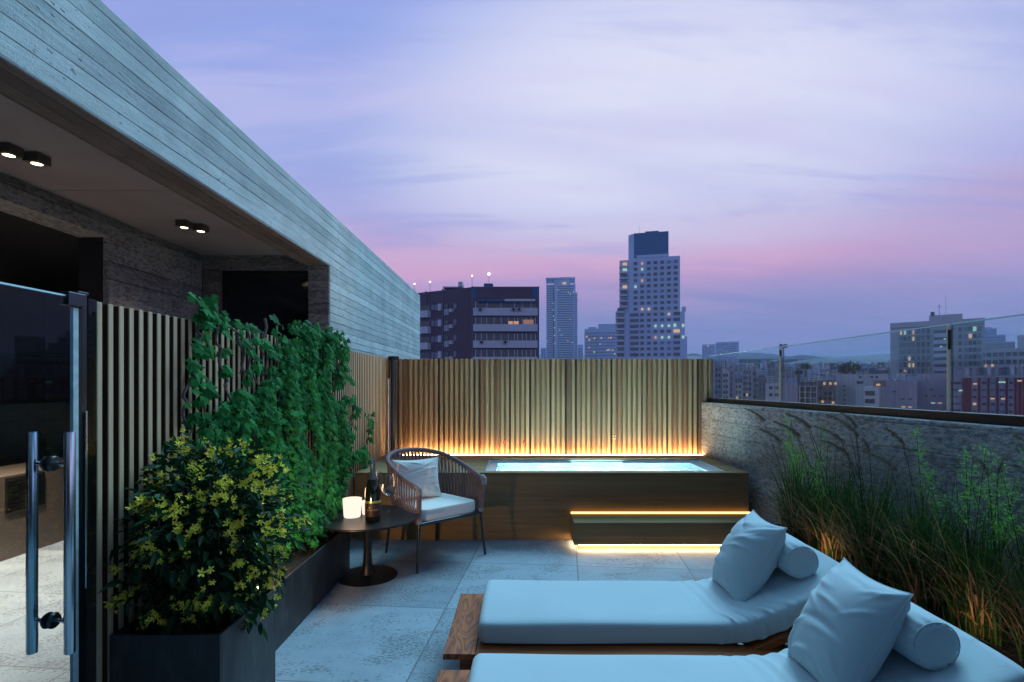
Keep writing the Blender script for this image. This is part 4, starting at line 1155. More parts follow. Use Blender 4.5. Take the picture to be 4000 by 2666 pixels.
# small bits caught on the back fence
dk_ = thing('toy_duck', 'tiny yellow bath duck face with two white eyes between the back fence slats', 'toy', (1.197, 6.51, 1.085-.24))
z0 = 1.5+(1505-1706)/317.6*1.0
x0 = (2401-2020)/317.6*.99
dk_.location = (x0, 6.515, z0-.02)
obj('bill', MB().lathe([(.001, -.012), (.014, -.010), (.022, -.002), (.020, .004), (.012, .009), (.001, .010)], 16, M=Matrix.Scale(.6, 4, (0, 1, 0))), M['yellow'], dk_, local=True, smooth=True)
for s in (-1, 1):
    obj('eye', MB().lathe([(.001, -.009), (.006, -.007), (.009, 0), (.006, .007), (.001, .009)], 12, s*.014, 0, .028), M['white'], dk_, local=True, smooth=True)
for i, (px, py, rot, lb) in enumerate(((1969, 1727, -40, 'left one of two tiny red clothes pegs on the back fence'), (2047, 1727, -12, 'right one of two tiny red clothes pegs on the back fence'))):
    t = thing('clothes_peg', lb, 'peg', ((px-2020)/317.6*.99, 6.52, 1.5+(1505-py)/317.6), 0, 'red pegs on the fence')
    t.rotation_euler = (0, R(-rot), 0)
    obj('jaw', MB().lathe([(.001, -.022), (.006, -.014), (.007, .004), (.003, .022), (.001, .024)], 10, -.003), M['red'], t, local=True, smooth=True)
    obj('jaw', MB().lathe([(.001, -.018), (.005, -.012), (.006, .006), (.002, .018)], 10, .006), M['red'], t, local=True, smooth=True)

# ================================================================== city
def PX(px, D): return (px-2020)/2080*D
def PZ(py, D): return 1.5+(1505-py)/2080*D
def wallm(name, c, var=.12): return m_plain(name, c, .85, 0, .2, var, .25)
CM = {'white': wallm('white_render', rgb(.55, .55, .58)), 'pale': wallm('pale_render', rgb(.42, .42, .46)), 'grey': wallm('grey_render', rgb(.28, .28, .32)),
      'brick': wallm('dark_brick', rgb(.085, .05, .085), .2), 'red': wallm('red_panel', rgb(.17, .035, .055)), 'bluegl': wallm('blue_cladding', rgb(.035, .09, .22)),
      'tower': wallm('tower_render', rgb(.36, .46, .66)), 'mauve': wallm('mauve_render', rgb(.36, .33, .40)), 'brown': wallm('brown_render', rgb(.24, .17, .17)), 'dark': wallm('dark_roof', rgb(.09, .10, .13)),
      'concrete': wallm('city_concrete', rgb(.33, .35, .38)), 'balc': wallm('balcony_panel', rgb(.40, .43, .52))}
WG = m_plain('city_window_glass', rgb(.02, .035, .06), .25, 0, .4)
WG2 = m_plain('city_window_blind', rgb(.13, .16, .22), .6, 0, .3)
LW = m_emit('lit_window_warm', rgb(1, .66, .36), .62)
LC = m_emit('lit_window_cool', rgb(.55, .92, .80), .62)
LP = m_emit('lit_window_dim', rgb(1, .52, .34), .55)
BEAC = m_emit('mast_lamp', rgb(1, .82, .84), 3)
GROUND = lambda D: -45 if D < 200 else -45
unit = {}
def boxmesh(mat, key):
    if key not in unit:
        me = bpy.data.meshes.new(key); b = MB().box(-.5, .5, -.5, .5, -.5, .5); me.from_pydata(b.v, [], b.f); me.materials.append(mat); unit[key] = me
    return unit[key]
def ubox(name, mat, parent, x0, x1, y0, y1, z0, z1):
    o = bpy.data.objects.new(name, boxmesh(mat, 'panel_'+mat.name)); C.objects.link(o); o.parent = parent
    L0 = world_loc(parent) if parent else Vector((0, 0, 0))
    o.location = Vector(((x0+x1)/2, (y0+y1)/2, (z0+z1)/2))-L0; o.scale = (x1-x0, y1-y0, z1-z0)
    return o
def building(label, px0, px1, pyt, D, depth, mat, name='apartment_block', pyb=None, wall='wall'):
    x0, x1, z1 = PX(px0, D), PX(px1, D), PZ(pyt, D)
    t = thing(name, label, 'building', ((x0+x1)/2, D, -45))
    obj(wall, MB().box(x0, x1, D, D+depth, -45, z1), mat, t)
    t['_x'] = 0
    return t
def wgrid(t, D, cols, rows, wpx, hpx, lit=(), blind=.3, seed=0, front=.06, skip=(), warm=.5, litp=0.0, mat=None):
    """windows at pixel columns/rows on the front face at distance D"""
    rr = random.Random(seed)
    for r_, py in enumerate(rows):
        for c_, px in enumerate(cols):
            if (r_, c_) in skip: continue
            m = WG2 if rr.random() < blind else WG
            if litp and rr.random() < litp: m = LW if rr.random() < warm else LC
            if (r_, c_) in lit: m = lit[(r_, c_)]
            wk = .62 if m in (LW, LC, LP) else 1
            ubox('window', mat or m, t, PX(px-wpx*wk/2, D), PX(px+wpx*wk/2, D), D-front, D+.02, PZ(py+hpx/2, D), PZ(py-hpx*wk/2, D))
def bx(t, name, mat, px0, px1, py0, py1, D, dep, front=0.0):
    return obj(name, MB().box(PX(px0, D), PX(px1, D), D-front, D+dep, PZ(py1, D), PZ(py0, D)), mat, t)

# brick block
D = 92
b1 = thing('brick_apartment_block', 'dark brick apartment block with pale blue balcony bands, just right of the concrete house', 'building', (-3, 100, -45))
xa, xb = PX(1846, D), PX(2106, D); xc, yc = -24.5, 101.5
obj('wall', MB().prism([(xa, D), (xb, D), (xb, D+16), (xc+2, yc+16), (xc, yc)], -45, PZ(1122, D)), CM['brick'], b1)
dv = (Vector((xc, yc))-Vector((xa, D))).normalized()
def bside(name, mat, px0, px1, py0, py1, out=.12, th=.2):
    """panel on the receding left face, found by ray through px"""
    def hit(px):
        k = (px-2020)/2080  # x = k*y
        # (xa+dv.x*s) = k*(D+dv.y*s)
        s = (k*D-xa)/(dv.x-k*dv.y); return xa+dv.x*s, D+dv.y*s
    a, c = hit(px0), hit(px1); ym = (a[1]+c[1])/2; n = Vector((dv.y, -dv.x));
    if n.y > 0: n = -n
    q = [(a[0]+n.x*out, a[1]+n.y*out), (c[0]+n.x*out, c[1]+n.y*out), (c[0]-n.x*.1, c[1]-n.y*.1), (a[0]-n.x*.1, a[1]-n.y*.1)]
    return obj(name, MB().prism(q, PZ(py1, ym), PZ(py0, ym)), mat, b1)
rows_b = [(1207, 1236), (1270, 1297), (1333, 1361), (1396, 1424), (1459, 1487)]
for i, (a, b) in enumerate(rows_b):
    bx(b1, 'balcony', CM['balc'], 1850, 2099, a, b, D, .5, 1.1)
    z_a = a-33
    bx(b1, 'window_band', WG, 1850, 2096, z_a+4, a-1, D, .1, .08)
    xs = [1858, 1880, 1902, 1930, 1958, 1986, 2010, 2022, 2040, 2056, 2074, 2092]
    for x_ in (xs if i else xs[::2]):
        bx(b1, 'mullion', CM['balc'], x_-1.2, x_+1.2, z_a+4, a-1, D, .1, .14)
    if i == 1:
        bx(b1, 'lit_window', LP, 1986, 2003, 1256, 1268, D, .1, .16); bx(b1, 'lit_window', LP, 2006, 2026, 1256, 1268, D, .1, .16)
        bx(b1, 'lit_window', m_emit('lit_window_faint', rgb(.8, .45, .4), .32), 2044, 2084, 1250, 1267, D, .1, .16)
    for x_ in ((1878, 2006, 2028), (), (1883, 1974), (), ())[i]:
        u_ = bx(b1, 'air_conditioner', CM['grey'], x_-8, x_+8, a+1, a+14, D, .1, 1.5)
        obj('fan', MB().lathe([(.001, 0), (.22, 0)], 16, M=Matrix.Translation((PX(x_, D), D-1.52, PZ(a+7.5, D))) @ Matrix.Rotation(R(90), 4, 'X')), WG, u_)
bx(b1, 'awning', CM['bluegl'], 1868, 1975, 1175, 1182, D, .1, 1.3); bx(b1, 'awning', CM['balc'], 1972, 2090, 1174, 1182, D, .1, 1.5)
bx(b1, 'service_panel', CM['bluegl'], 1838, 1862, 1124, 1167, D, .1, .1); bx(b1, 'service_panel', CM['bluegl'], 2079, 2100, 1126, 1168, D, .1, .1)
bx(b1, 'pipe', CM['dark'], 1842, 1848, 1120, 1500, D, .1, .25)
bside('pipe', CM['dark'], 1729, 1733, 1130, 1500, .2); bside('pipe', CM['dark'], 1663, 1667, 1140, 1200, .2)
for i in range(5):
    o_ = i*62
    bside('balcony', CM['balc'], 1640, 1683, 1217+o_, 1243+o_, .9); bside('window_band', WG, 1640, 1681, 1194+o_, 1216+o_)
    bside('window', WG2, 1686, 1697, 1192+o_, 1213+o_); bside('window', WG2, 1700, 1711, 1192+o_, 1213+o_); bside('window', CM['balc'], 1714, 1726, 1188+o_, 1214+o_, .3)
    bside('window', WG, 1737, 1752, 1189+o_, 1208+o_); bside('window', CM['grey'], 1736, 1754, 1209+o_, 1232+o_)
    bside('window', WG2, 1773, 1784, 1187+o_, 1208+o_); bside('air_conditioner', CM['balc'], 1763, 1772, 1208+o_, 1221+o_, .7)
bx(b1, 'roof_machine', CM['balc'], 1730, 1810, 1120, 1124, 95, 4); bx(b1, 'chimney', CM['balc'], 1790, 1806, 1101, 1123, 95, 3); bx(b1, 'roof_machine', CM['bluegl'], 1890, 1925, 1108, 1123, 95, 3)
bx(b1, 'parapet', CM['dark'], 1846, 2107, 1121, 1125, D, .3, .15)
for px, py in ((1619, 1110), (1680, 1102), (1844, 1078), (1910, 1071)):
    a_ = obj('antenna', MB().tube([(PX(px, 96), 96, PZ(1124, 96)-.8), (PX(px, 96), 96, PZ(py, 96))], .035, 6), CM['grey'], b1)
    r_ = .16 if px != 1910 else .28
    obj('antenna_lamp', MB().lathe([(.001, -r_), (r_*.7, -r_*.7), (r_, 0), (r_*.7, r_*.7), (.001, r_)], 12, PX(px, 96), 96, PZ(py, 96)), BEAC, a_, smooth=True)

# slim banded tower
D = 600
t2 = thing('slim_tower', 'slim banded high-rise with an open lit crown, left of the tallest tower', 'building', (PX(2190, D), D, -45))
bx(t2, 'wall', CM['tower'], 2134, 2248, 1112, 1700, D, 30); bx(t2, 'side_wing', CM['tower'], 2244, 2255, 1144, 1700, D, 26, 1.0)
fb = MB()
for i in range(50):
    y_ = 1118+i*8.9
    fb.box(PX(2136, D), PX(2158, D), D-.5, D-.05, PZ(y_+4.2, D), PZ(y_, D)); fb.box(PX(2177, D), PX(2240, D), D-.5, D-.05, PZ(y_+4.2, D), PZ(y_, D))
    if y_ > 1146: fb.box(PX(2246, D), PX(2254.5, D), D-1.5, D-1.05, PZ(y_+4.2, D), PZ(y_, D))
obj('window_bands', fb, WG2, t2)
bx(t2, 'stair_shaft', WG, 2160, 2165, 1112, 1700, D, .5, .7)
cr = MB()
for x_ in (2133, 2144, 2154, 2166, 2182, 2225, 2236, 2244): cr.box(PX(x_, D), PX(x_+2.2, D), D, D+1, PZ(1114, D), PZ(1084, D))
cr.box(PX(2132, D), PX(2247, D), D, D+28, PZ(1090, D), PZ(1085, D)).box(PX(2163, D), PX(2226, D), D+3, D+26, PZ(1113, D), PZ(1084, D)).box(PX(2190, D), PX(2230, D), D+3, D+20, PZ(1085, D), PZ(1081.5, D))
obj('crown', cr, CM['tower'], t2)
bx(t2, 'lit_window', LW, 2197, 2212, 1104, 1112, D, .5, .9)
rr = random.Random(4)
for px, py, m_ in ((2161, 1186, LC), (2162, 1212, LW), (2162, 1236, LC), (2165, 1251, LC), (2166, 1281, LW), (2166, 1311, LC), (2167, 1343, LW), (2180, 1134, LC), (2220, 1144, LC), (2240, 1143, LC), (2228, 1150, LW), (2193, 1309, LC), (2218, 1334, LW), (2138, 1334, LC), (2235, 1340, LW), (2228, 1250, LP), (2186, 1290, LC)):
    bx(t2, 'lit_window', m_, px-1.6, px+1.6, py-1.5, py+1.5, D, .5, 1.8)
obj('beacon_mast', MB().tube([(PX(2190, D), D+5, PZ(1084, D)), (PX(2190, D), D+5, PZ(1078, D))], .2, 5), CM['grey'], t2)

# stepped mid block
D = 450
t3 = thing('stepped_apartment_block', 'low stepped hazy apartment block between the slim tower and the tallest tower', 'building', (PX(2345, D), D, -45))
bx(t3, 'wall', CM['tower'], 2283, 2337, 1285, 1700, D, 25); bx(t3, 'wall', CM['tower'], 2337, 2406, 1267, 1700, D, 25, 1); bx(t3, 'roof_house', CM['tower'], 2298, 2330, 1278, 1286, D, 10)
wb = MB()
for i in range(9):
    y_ = 1300+i*12.5
    for x_ in range(2288, 2400, 9): wb.box(PX(x_, D), PX(x_+5, D), D-1.35, D-.9, PZ(y_+5, D), PZ(y_, D))
obj('window_rows', wb, WG2, t3)
for px, py, m_ in ((2302, 1328, LW), (2292, 1316, LW), (2322, 1323, LW), (2349, 1322, LW), (2344, 1345, LP), (2386, 1322, LW), (2378, 1322, LP), (2321, 1376, LC), (2302, 1358, LP), (2372, 1369, LW), (2379, 1368, LW), (2392, 1369, LW), (2401, 1384, LC)):
    bx(t3, 'lit_window', m_, px-2.6, px+2.6, py-2, py+2, D, .5, 1.9)

# tallest tower
D = 285
t4 = thing('tall_tower', 'tallest white residential tower with a dark blue penthouse block on top', 'building', (PX(2545, D), D, -45))
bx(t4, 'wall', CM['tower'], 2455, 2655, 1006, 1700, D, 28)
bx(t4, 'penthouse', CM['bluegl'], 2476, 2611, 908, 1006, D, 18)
obj('penthouse_side', MB().prism([(PX(2453, D), D+2.6), (PX(2476, D)-.02, D), (PX(2476, D)-.02, D+18), (PX(2453, D), D+18)], PZ(1006, D), PZ(909, D)), CM['tower'], t4)
bx(t4, 'roof_parapet', CM['tower'], 2486, 2612, 996, 1006, D, .4, .5); bx(t4, 'roof_ridge', CM['dark'], 2513, 2566, 904, 908, D+4, 6)
bx(t4, 'side_wing', CM['tower'], 2418, 2455, 1011, 1700, D, 24, -.5)
bx(t4, 'lower_wing', CM['tower'], 2403, 2455, 1222, 1700, D, 24, .8); bx(t4, 'lower_wing', CM['tower'], 2655, 2673, 1222, 1700, D, 24, .4); bx(t4, 'lower_wing', CM['tower'], 2673, 2682, 1318, 1700, D, 20, .2)
bx(t4, 'terrace_rail', CM['balc'], 2403, 2430, 1205, 1222, D+3, .3); bx(t4, 'terrace_rail', CM['balc'], 2656, 2672, 1203, 1222, D+3, .3)
cols = [2482.3+26*i for i in range(7)]; rows = [1027.5+22.4*i for i in range(17)]
lit = {(0, 1): LP, (1, 1): LC, (3, 1): LP, (8, 1): LW, (8, 2): LW, (9, 5): LW, (11, 3): LC, (11, 4): LC, (11, 5): LC, (13, 3): LP, (13, 4): LC, (13, 5): LC, (4, 0): LC}
wgrid(t4, D, cols, rows[:9], 14, 11.5, lit, .22, 3, .5)
wgrid(t4, D, [c for c in cols[1:6]], rows[9:], 14, 11.5, {(r-9, c-1): v for (r, c), v in lit.items() if r >= 9 and 1 <= c <= 5}, .25, 6, .5)
for i, py in enumerate(rows):
    if i >= 9:
        bx(t4, 'loggia', WG, 2461, 2494, py-6, py+6, D, .3, .55); bx(t4, 'loggia', WG if i not in (11, 12) else (LC if i == 11 else LW), 2630, 2654 if i not in (11,) else 2640, py-6, py+6, D, .3, .55)
    # rounded balcony stacks on the left edge
    for (pa, pb, yy) in (((2417, 2451, 0),) if i < 8 else ((2403, 2440, 0),)):
        pts = []
        fx0, fx1 = PX(pa, D), PX(pb, D); fr_ = D-(1.6 if i >= 8 else .4)
        for k in range(9):
            q = math.pi*k/8; pts.append(((fx0+fx1)/2-math.cos(q)*(fx1-fx0)/2, fr_-math.sin(q)*2.0))
        pts += [(fx1, fr_+1), (fx0, fr_+1)]
        obj('balcony', MB().prism(pts, PZ(py+16, D), PZ(py+8.5, D)), CM['balc'], t4)
        m_ = {0: LW, 1: LC, 4: LW}.get(i, WG if i % 3 else WG2)
        bx(t4, 'balcony_window', m_, pa+(14 if m_ in (LW, LC) else 8), pb-3, py-5, py+6, D, .5, 2.0 if i >= 8 else .7)
bx(t4, 'lit_window', LC, 2662, 2671, 1270, 1282, D, .3, .9); bx(t4, 'lit_window', LC, 2662, 2671, 1315, 1326, D, .3, .9)
obj('lightning_rod', MB().tube([(PX(2496, D), D+6, PZ(908, D)), (PX(2496, D), D+6, PZ(868, D))], .08, 5), CM['grey'], t4)

# smaller hazy blocks near the skyline
def hazy(label, px0, px1, pyt, D, mat, seed, lits=(), extra=()):
    t = building(label, px0, px1, pyt, D, 20, mat)
    rr = random.Random(seed); wb = MB(); st = 9*(300/D)**.2
    y_ = pyt+7
    while y_ < min(pyt+190, 1650):
        x_ = px0+4
        while x_ < px1-6:
            if rr.random() < .85: wb.box(PX(x_, D), PX(x_+4.5, D), D-.4, D-.02, PZ(y_+4.6, D), PZ(y_, D))
            x_ += st
        y_ += st*1.15
    if wb.v: obj('window_rows', wb, WG2, t)
    for px, py, m_ in lits: bx(t, 'lit_window', m_, px-2.4, px+2.4, py-2, py+2, D, .3, .9)
    for (a, b, c, d) in extra: bx(t, 'roof_house', mat, a, b, c, d, D, 8)
    return t
hazy('small hazy block right of the brick building at fence height', 2112, 2138, 1360, 520, CM['tower'], 1)
hazy('small hazy block at the right foot of the slim tower', 2256, 2278, 1347, 520, CM['tower'], 2)
hazy('lower left half of the pale twin blocks above the fence end', 2742, 2795, 1346, 700, CM['tower'], 3, ((2766, 1352, LW),))
hazy('taller right half of the pale twin blocks, with roof beacons', 2796, 2886, 1336, 695, CM['tower'], 4, ((2815, 1383, LW), (2796, 1333, LP), (2838, 1333, LW), (2874, 1333, LP)))

# big block on the right
D = 220
t5 = thing('wide_apartment_block', 'wide grey apartment block with a roof penthouse seen behind the tall glass joint', 'building', (PX(3655, D), D, -45))
bx(t5, 'wall', CM['concrete'], 3470, 3838, 1275, 1700, D, 20); bx(t5, 'parapet', CM['concrete'], 3470, 3838, 1254, 1274, D, 20, .8)
bx(t5, 'penthouse', CM['concrete'], 3607, 3735, 1233, 1256, D+3, 9); bx(t5, 'water_tank', CM['dark'], 3613, 3629, 1219, 1236, D+3, 3)
a_ = obj('antenna', MB().tube([(PX(3669, D), D+5, PZ(1235, D)), (PX(3669, D), D+5, PZ(1184, D))], .12, 5).tube([(PX(3660, D), D+5, PZ(1195, D)), (PX(3678, D), D+5, PZ(1195, D))], .08, 5), CM['dark'], t5)
obj('antenna', MB().tube([(PX(3695, D), D+5, PZ(1235, D)), (PX(3695, D), D+5, PZ(1150, D))], .06, 5), CM['dark'], t5)
rows5 = [1293+26.2*i for i in range(12)]
lit5 = {(0, 0): LW, (0, 1): LC, (1, 3): LW, (0, 3): LP, (4, 2): LW, (5, 2): LW, (6, 1): LP, (7, 2): LC, (5, 3): LW}
wgrid(t5, D, [3515, 3532, 3550, 3566, 3586, 3606, 3626], rows5, 12, 19, lit5, .35, 8, .4)
for i, py in enumerate(rows5):
    bx(t5, 'balcony', CM['balc'], 3645, 3701, py+12, py+26, D, .5, 1.6)
    bx(t5, 'window', LC if i in (1, 2) and False else WG, 3648, 3700, py-1, py+11, D, .5, .4)
    for x_, m_ in ((3720, WG2), (3748, WG), (3770, WG2), (3786, WG if i != 1 else LW), (3802, WG if i else LC), (3820, WG2)):
        bx(t5, 'window', m_, x_-6, x_+6, py-8, py+8, D, .3, .4)
    bx(t5, 'floor_band', CM['concrete'], 3503, 3645, py+10, py+14, D, .3, .7)
for x_ in (3574, 3596, 3617): bx(t5, 'pier', CM['concrete'], x_-1.5, x_+1.5, 1275, 1600, D, .3, .9)
for px, py in ((3690, 1327), (3676, 1356)): bx(t5, 'lit_window', LC, px-4, px+4, py-2, py+2, D, .3, 1.9)

# stepped blocks far right
t6 = hazy('upper tier of the stepped pale block right of the wide apartment block', 3838, 3893, 1284, 330, CM['tower'], 11, ((3868, 1320, LC), (3866, 1275, LP)), ((3845, 3875, 1279, 1285),))
hazy('middle tier of the stepped pale block right of the wide apartment block', 3838, 3928, 1310, 322, CM['tower'], 12)
hazy('lower tier of the stepped pale block right of the wide apartment block', 3838, 3964, 1337, 314, CM['concrete'], 13)
t7 = building('broad low grey block with long dark window bands at the right edge', 3836, 4080, 1362, 190, 15, CM['concrete'])
for i in range(4):
    bx(t7, 'window_band', WG, 3838, 4078, 1376+i*30, 1392+i*30, 190, .3, .3)
    for x_ in range(3845, 4070, 26): bx(t7, 'mullion', CM['concrete'], x_, x_+5, 1376+i*30, 1392+i*30, 190, .3, .5)
for px, py, m_ in ((3848, 1428, LP), (3875, 1427, LW), (3893, 1382, WG2)): bx(t7, 'lit_window', m_, px-5, px+5, py-5, py+5, 190, .3, .7)
t8 = building('small white tower block top cut by the right edge', 3973, 4100, 1308, 260, 12, CM['pale']); bx(t8, 'roof_house', CM['pale'], 3976, 4100, 1312, 1326, 260, .5, .8)

# foreground of the city, seen through the glass
def blk(label, px0, px1, pyt, D, mat, **k): return building(label, px0, px1, pyt, D, 14, mat, **k)
t = blk('blank mauve gable wall with a few tiny windows, left lower half', 3438, 3582, 1487, 112, CM['mauve'])
for px, py, m_ in ((3526, 1559, WG), (3554, 1559, WG), (3529, 1590, LW), (3554, 1590, LP), (3494, 1531, WG)): bx(t, 'window', m_, px-8, px+8, py-2, py+2, 112, .2, .12)
t = blk('blank mauve gable wall with lit slot windows behind the tall glass joint', 3582, 3697, 1460, 112.5, CM['mauve'])
for px, py, m_ in ((3648, 1547, WG), (3676, 1547, WG), (3645, 1575, LC), (3671, 1575, LP), (3638, 1523, WG), (3648, 1604, WG), (3676, 1604, WG), (3620, 1547, WG)): bx(t, 'window', m_, px-8, px+8, py-2, py+2, 112.5, .2, .12)
for (a, b) in ((3440, 3580), (3584, 3696)): pass
t = blk('long pale housing block with dark red vertical strips at the right edge', 3697, 4104, 1474, 100, CM['mauve'], name='striped_apartment_block')
bx(t, 'roof_parapet', CM['concrete'], 3750, 4104, 1468, 1476, 100, .5, .4)
for a, b in ((3697, 3701), (3754, 3792), (3818, 3829), (3857, 3865), (3892, 3901), (3927, 3937), (3962, 4004), (4040, 4052), (4090, 4100)): bx(t, 'red_strip', CM['red'], a, b, 1477, 1720, 100, .3, .35)
rr = random.Random(30)
for a, b in ((3704, 3750), (3795, 3815), (3832, 3854), (3868, 3889), (3904, 3924), (3940, 3959), (4008, 4036)):
    for i in range(7):
        py = 1492+i*28
        m_ = WG2 if rr.random() < .5 else WG
        if rr.random() < .16: m_ = LW
        bx(t, 'window', m_, a+3, b-3, py, py+9, 100, .2, .2)
for px, py, m_ in ((3807, 1500, LW), (3908, 1494, LC), (3920, 1494, LC), (3877, 1558, LW), (3918, 1558, LW), (3981, 1489, LW), (3747, 1527, LC)): bx(t, 'lit_window', m_, px-8, px+8, py-3, py+3, 100, .2, .4)
t = blk('blocky roof structures above the red striped block', 3700, 4100, 1442, 130, CM['grey'])
for i in range(11): bx(t, 'roof_box', (CM['pale'], CM['grey'], CM['dark'])[i % 3], 3765+i*30, 3765+i*30+16, 1438-(i*7 % 11), 1466, 130, 4, .6)
t = blk('small white building with two long dark windows left of the mauve gable', 3374, 3432, 1512, 104, CM['white'])
for y_ in (1528, 1559): bx(t, 'window', WG, 3379, 3417, y_, y_+18, 104, .2, .15)
bx(t, 'roof_room', CM['brown'], 3384, 3434, 1487, 1512, 106, 6); bx(t, 'lit_window', LW, 3396, 3412, 1500, 1508, 106, .2, .2)
t = blk('tall plain pale gable with a column of tiny windows', 3265, 3343, 1463, 125, CM['pale'])
for i in range(8): bx(t, 'window', WG, 3296, 3303, 1506+i*18, 1511+i*18, 125, .2, .12)
t = blk('pale housing row with small roof openings behind the white building', 3343, 3470, 1462, 138, CM['pale'])
for px in (3360, 3405, 3425): bx(t, 'window', WG, px-5, px+5, 1470, 1478, 138, .2, .12)
bx(t, 'window_band', WG, 3346, 3372, 1490, 1500, 138, .2, .12)
t = blk('brown balcony block with warmly lit top floor windows', 3192, 3263, 1487, 115, CM['brown'])
for px in (3221, 3244, 3264): bx(t, 'lit_window', LW, px-5, px+4, 1494, 1504, 115, .2, .2)
for i in range(5):
    for px in (3203, 3222, 3243): bx(t, 'window', WG if (i+px) % 3 else WG2, px-7, px+7, 1512+i*20, 1524+i*20, 115, .2, .15)
for px, py in ((3213, 1570), (3254, 1573)): bx(t, 'lit_window', LW, px-5, px+5, py-4, py+4, 115, .2, .3)
t = blk('block with a white grid of balconies over dark glass', 3118, 3190, 1492, 110, CM['dark'])
for i in range(5): bx(t, 'floor_edge', CM['white'], 3117, 3191, 1508+i*23, 1510.5+i*23, 110, .2, .8)
for i in range(4): bx(t, 'balcony_post', CM['white'], 3122+i*22, 3124.5+i*22, 1509, 1640, 110, .2, .7)
t = blk('plain pale gable right of the first glass joint', 3062, 3117, 1500, 108, CM['mauve'])
t = blk('white stepped block with two rows of oval windows', 2990, 3048, 1497, 105, CM['white'])
for y_ in (1510, 1537):
    bx(t, 'window', WG, 3005, 3018, y_, y_+12, 105, .2, .15); bx(t, 'window', CM['brown'], 3026, 3042, y_, y_+12, 105, .2, .15)
for i, (a, b, c, m_, lb) in enumerate(((2792, 2822, 1430, 'grey', 'narrow grey block right behind the end of the back fence'), (2822, 2850, 1452, 'white', 'narrow pale block second from the fence end'),
        (2850, 2872, 1420, 'mauve', 'narrow mauve block third from the fence end'), (2872, 2900, 1496, 'white', 'short white gable low beside the fence end'), (2900, 2940, 1440, 'mauve', 'mauve block with one lit window before the first glass joint'),
        (2940, 2966, 1470, 'grey', 'grey block left of the white stepped block'), (2962, 2992, 1456, 'pale', 'pale wedge block just left of the oval-windowed block'), (3190, 3232, 1452, 'concrete', 'concrete block behind the lit balcony block'))):
    D = 150+i*6; t = blk(lb, a, b, c, D, CM[m_])
    rr = random.Random(50+i)
    for r_ in range(6):
        for q in range(max(1, int((b-a)/12))):
            m2 = WG if rr.random() < .6 else WG2
            if rr.random() < .05: m2 = LW
            px = a+7+q*11; bx(t, 'window', m2, px-3.5, px+3.5, c+10+r_*22, c+20+r_*22, D, .2, .15)
bx(t, 'lit_window', LW, 3188, 3196, 1470, 1478, 190, .2, .3)
# farther rooftops as individual small blocks, in rows
rr = random.Random(77); n_ = 0
mats_ = ['concrete', 'pale', 'grey', 'tower', 'mauve', 'white', 'dark']
ones = 'zeroth first second third fourth fifth sixth seventh eighth ninth tenth eleventh twelfth thirteenth fourteenth fifteenth sixteenth seventeenth eighteenth nineteenth'.split()
tens = {20: 'twenty', 30: 'thirty', 40: 'forty', 50: 'fifty'}
def ordinal(n):
    if n < 20: return ones[n]
    t_, o_ = n//10*10, n % 10
    return tens[t_][:-1]+'ieth' if o_ == 0 else tens[t_]+'-'+ones[o_]
rown = ('farthest', 'third', 'second', 'nearest')
for row, (D, y0, y1, stp) in enumerate(((420, 1408, 1424, 30), (320, 1420, 1440, 34), (240, 1436, 1458, 38), (185, 1456, 1480, 40))):
    px = 2775+rr.uniform(0, 15); k_ = 0
    while px < 4060:
        k_ += 1; mk = rr.choice(mats_)
        wpx = rr.uniform(.6, 1.3)*stp; py = rr.uniform(y0, y1)
        t = thing('distant_building', {'concrete': 'concrete grey', 'pale': 'pale', 'grey': 'grey', 'tower': 'bluish', 'mauve': 'mauve', 'white': 'whitish', 'dark': 'dark'}[mk]+' flat-roofed block, '+ordinal(k_)+' from the left in the '+rown[row]+' row of distant roofs', 'building', (PX(px+wpx/2, D), D, -45), 0, 'small distant rooftops of the city')
        m_ = CM[mk]
        obj('wall', MB().box(PX(px, D), PX(px+wpx, D), D, D+12, -45, PZ(py, D)), m_, t)
        if rr.random() < .6: bx(t, 'roof_house', CM[rr.choice(mats_)], px+wpx*.3, px+wpx*.6, py-rr.uniform(3, 7), py, D+2, 4)
        w_ = MB(); yy = py+5
        while yy < py+60:
            xx = px+3
            while xx < px+wpx-5:
                if rr.random() < .75: w_.box(PX(xx, D), PX(xx+3.5, D), D-.2, D+.05, PZ(yy+4.5, D), PZ(yy, D))
                xx += 7
            yy += 9
        if w_.v: obj('window_rows', w_, WG if rr.random() < .6 else WG2, t)
        if rr.random() < .30:
            lx, ly = px+rr.uniform(.2, .8)*wpx, py+rr.uniform(6, 20); s = rr.uniform(1.4, 2.6)
            bx(t, 'lit_window', rr.choice([LW, LW, LC, LP]), lx-s, lx+s, ly-s, ly+s, D, .2, .4)
        px += wpx+rr.uniform(-2, 6)
# trees and hills
def city_tree(label, px, py, D, rpx, seed):
    rr = random.Random(seed); x, z, r = PX(px, D), PZ(py, D), rpx/2080*D
    t = thing('tree', label, 'tree', (x, D, -45)); mb = MB()
    for k in range(900):
        d = Vector((rr.gauss(0, 1), rr.gauss(0, 1), rr.gauss(0, .7))).normalized()*r*rr.uniform(.4, 1.0)*(1+.25*math.sin(rr.random()*9))
        p = Vector((x, D-2, z))+Vector((d.x*1.3, d.y*.6, d.z*.8)); s = r*.14
        u = Vector((rr.uniform(-1, 1), rr.uniform(-1, 1), rr.uniform(-1, 1))).normalized()*s; v = u.orthogonal().normalized()*s
        mb.add([p-u, p-v, p+u, p+v], [(0, 1, 2, 3)], rr.random())
    obj('crown', mb, M['citytree'], t); obj('trunk', MB().tube([(x, D-2, -45), (x, D-2, z)], .5, 7), M['bark'], t)
M['citytree'] = m_leaf('distant_foliage', rgb(.01, .025, .03), rgb(.03, .06, .05), .8, .1)
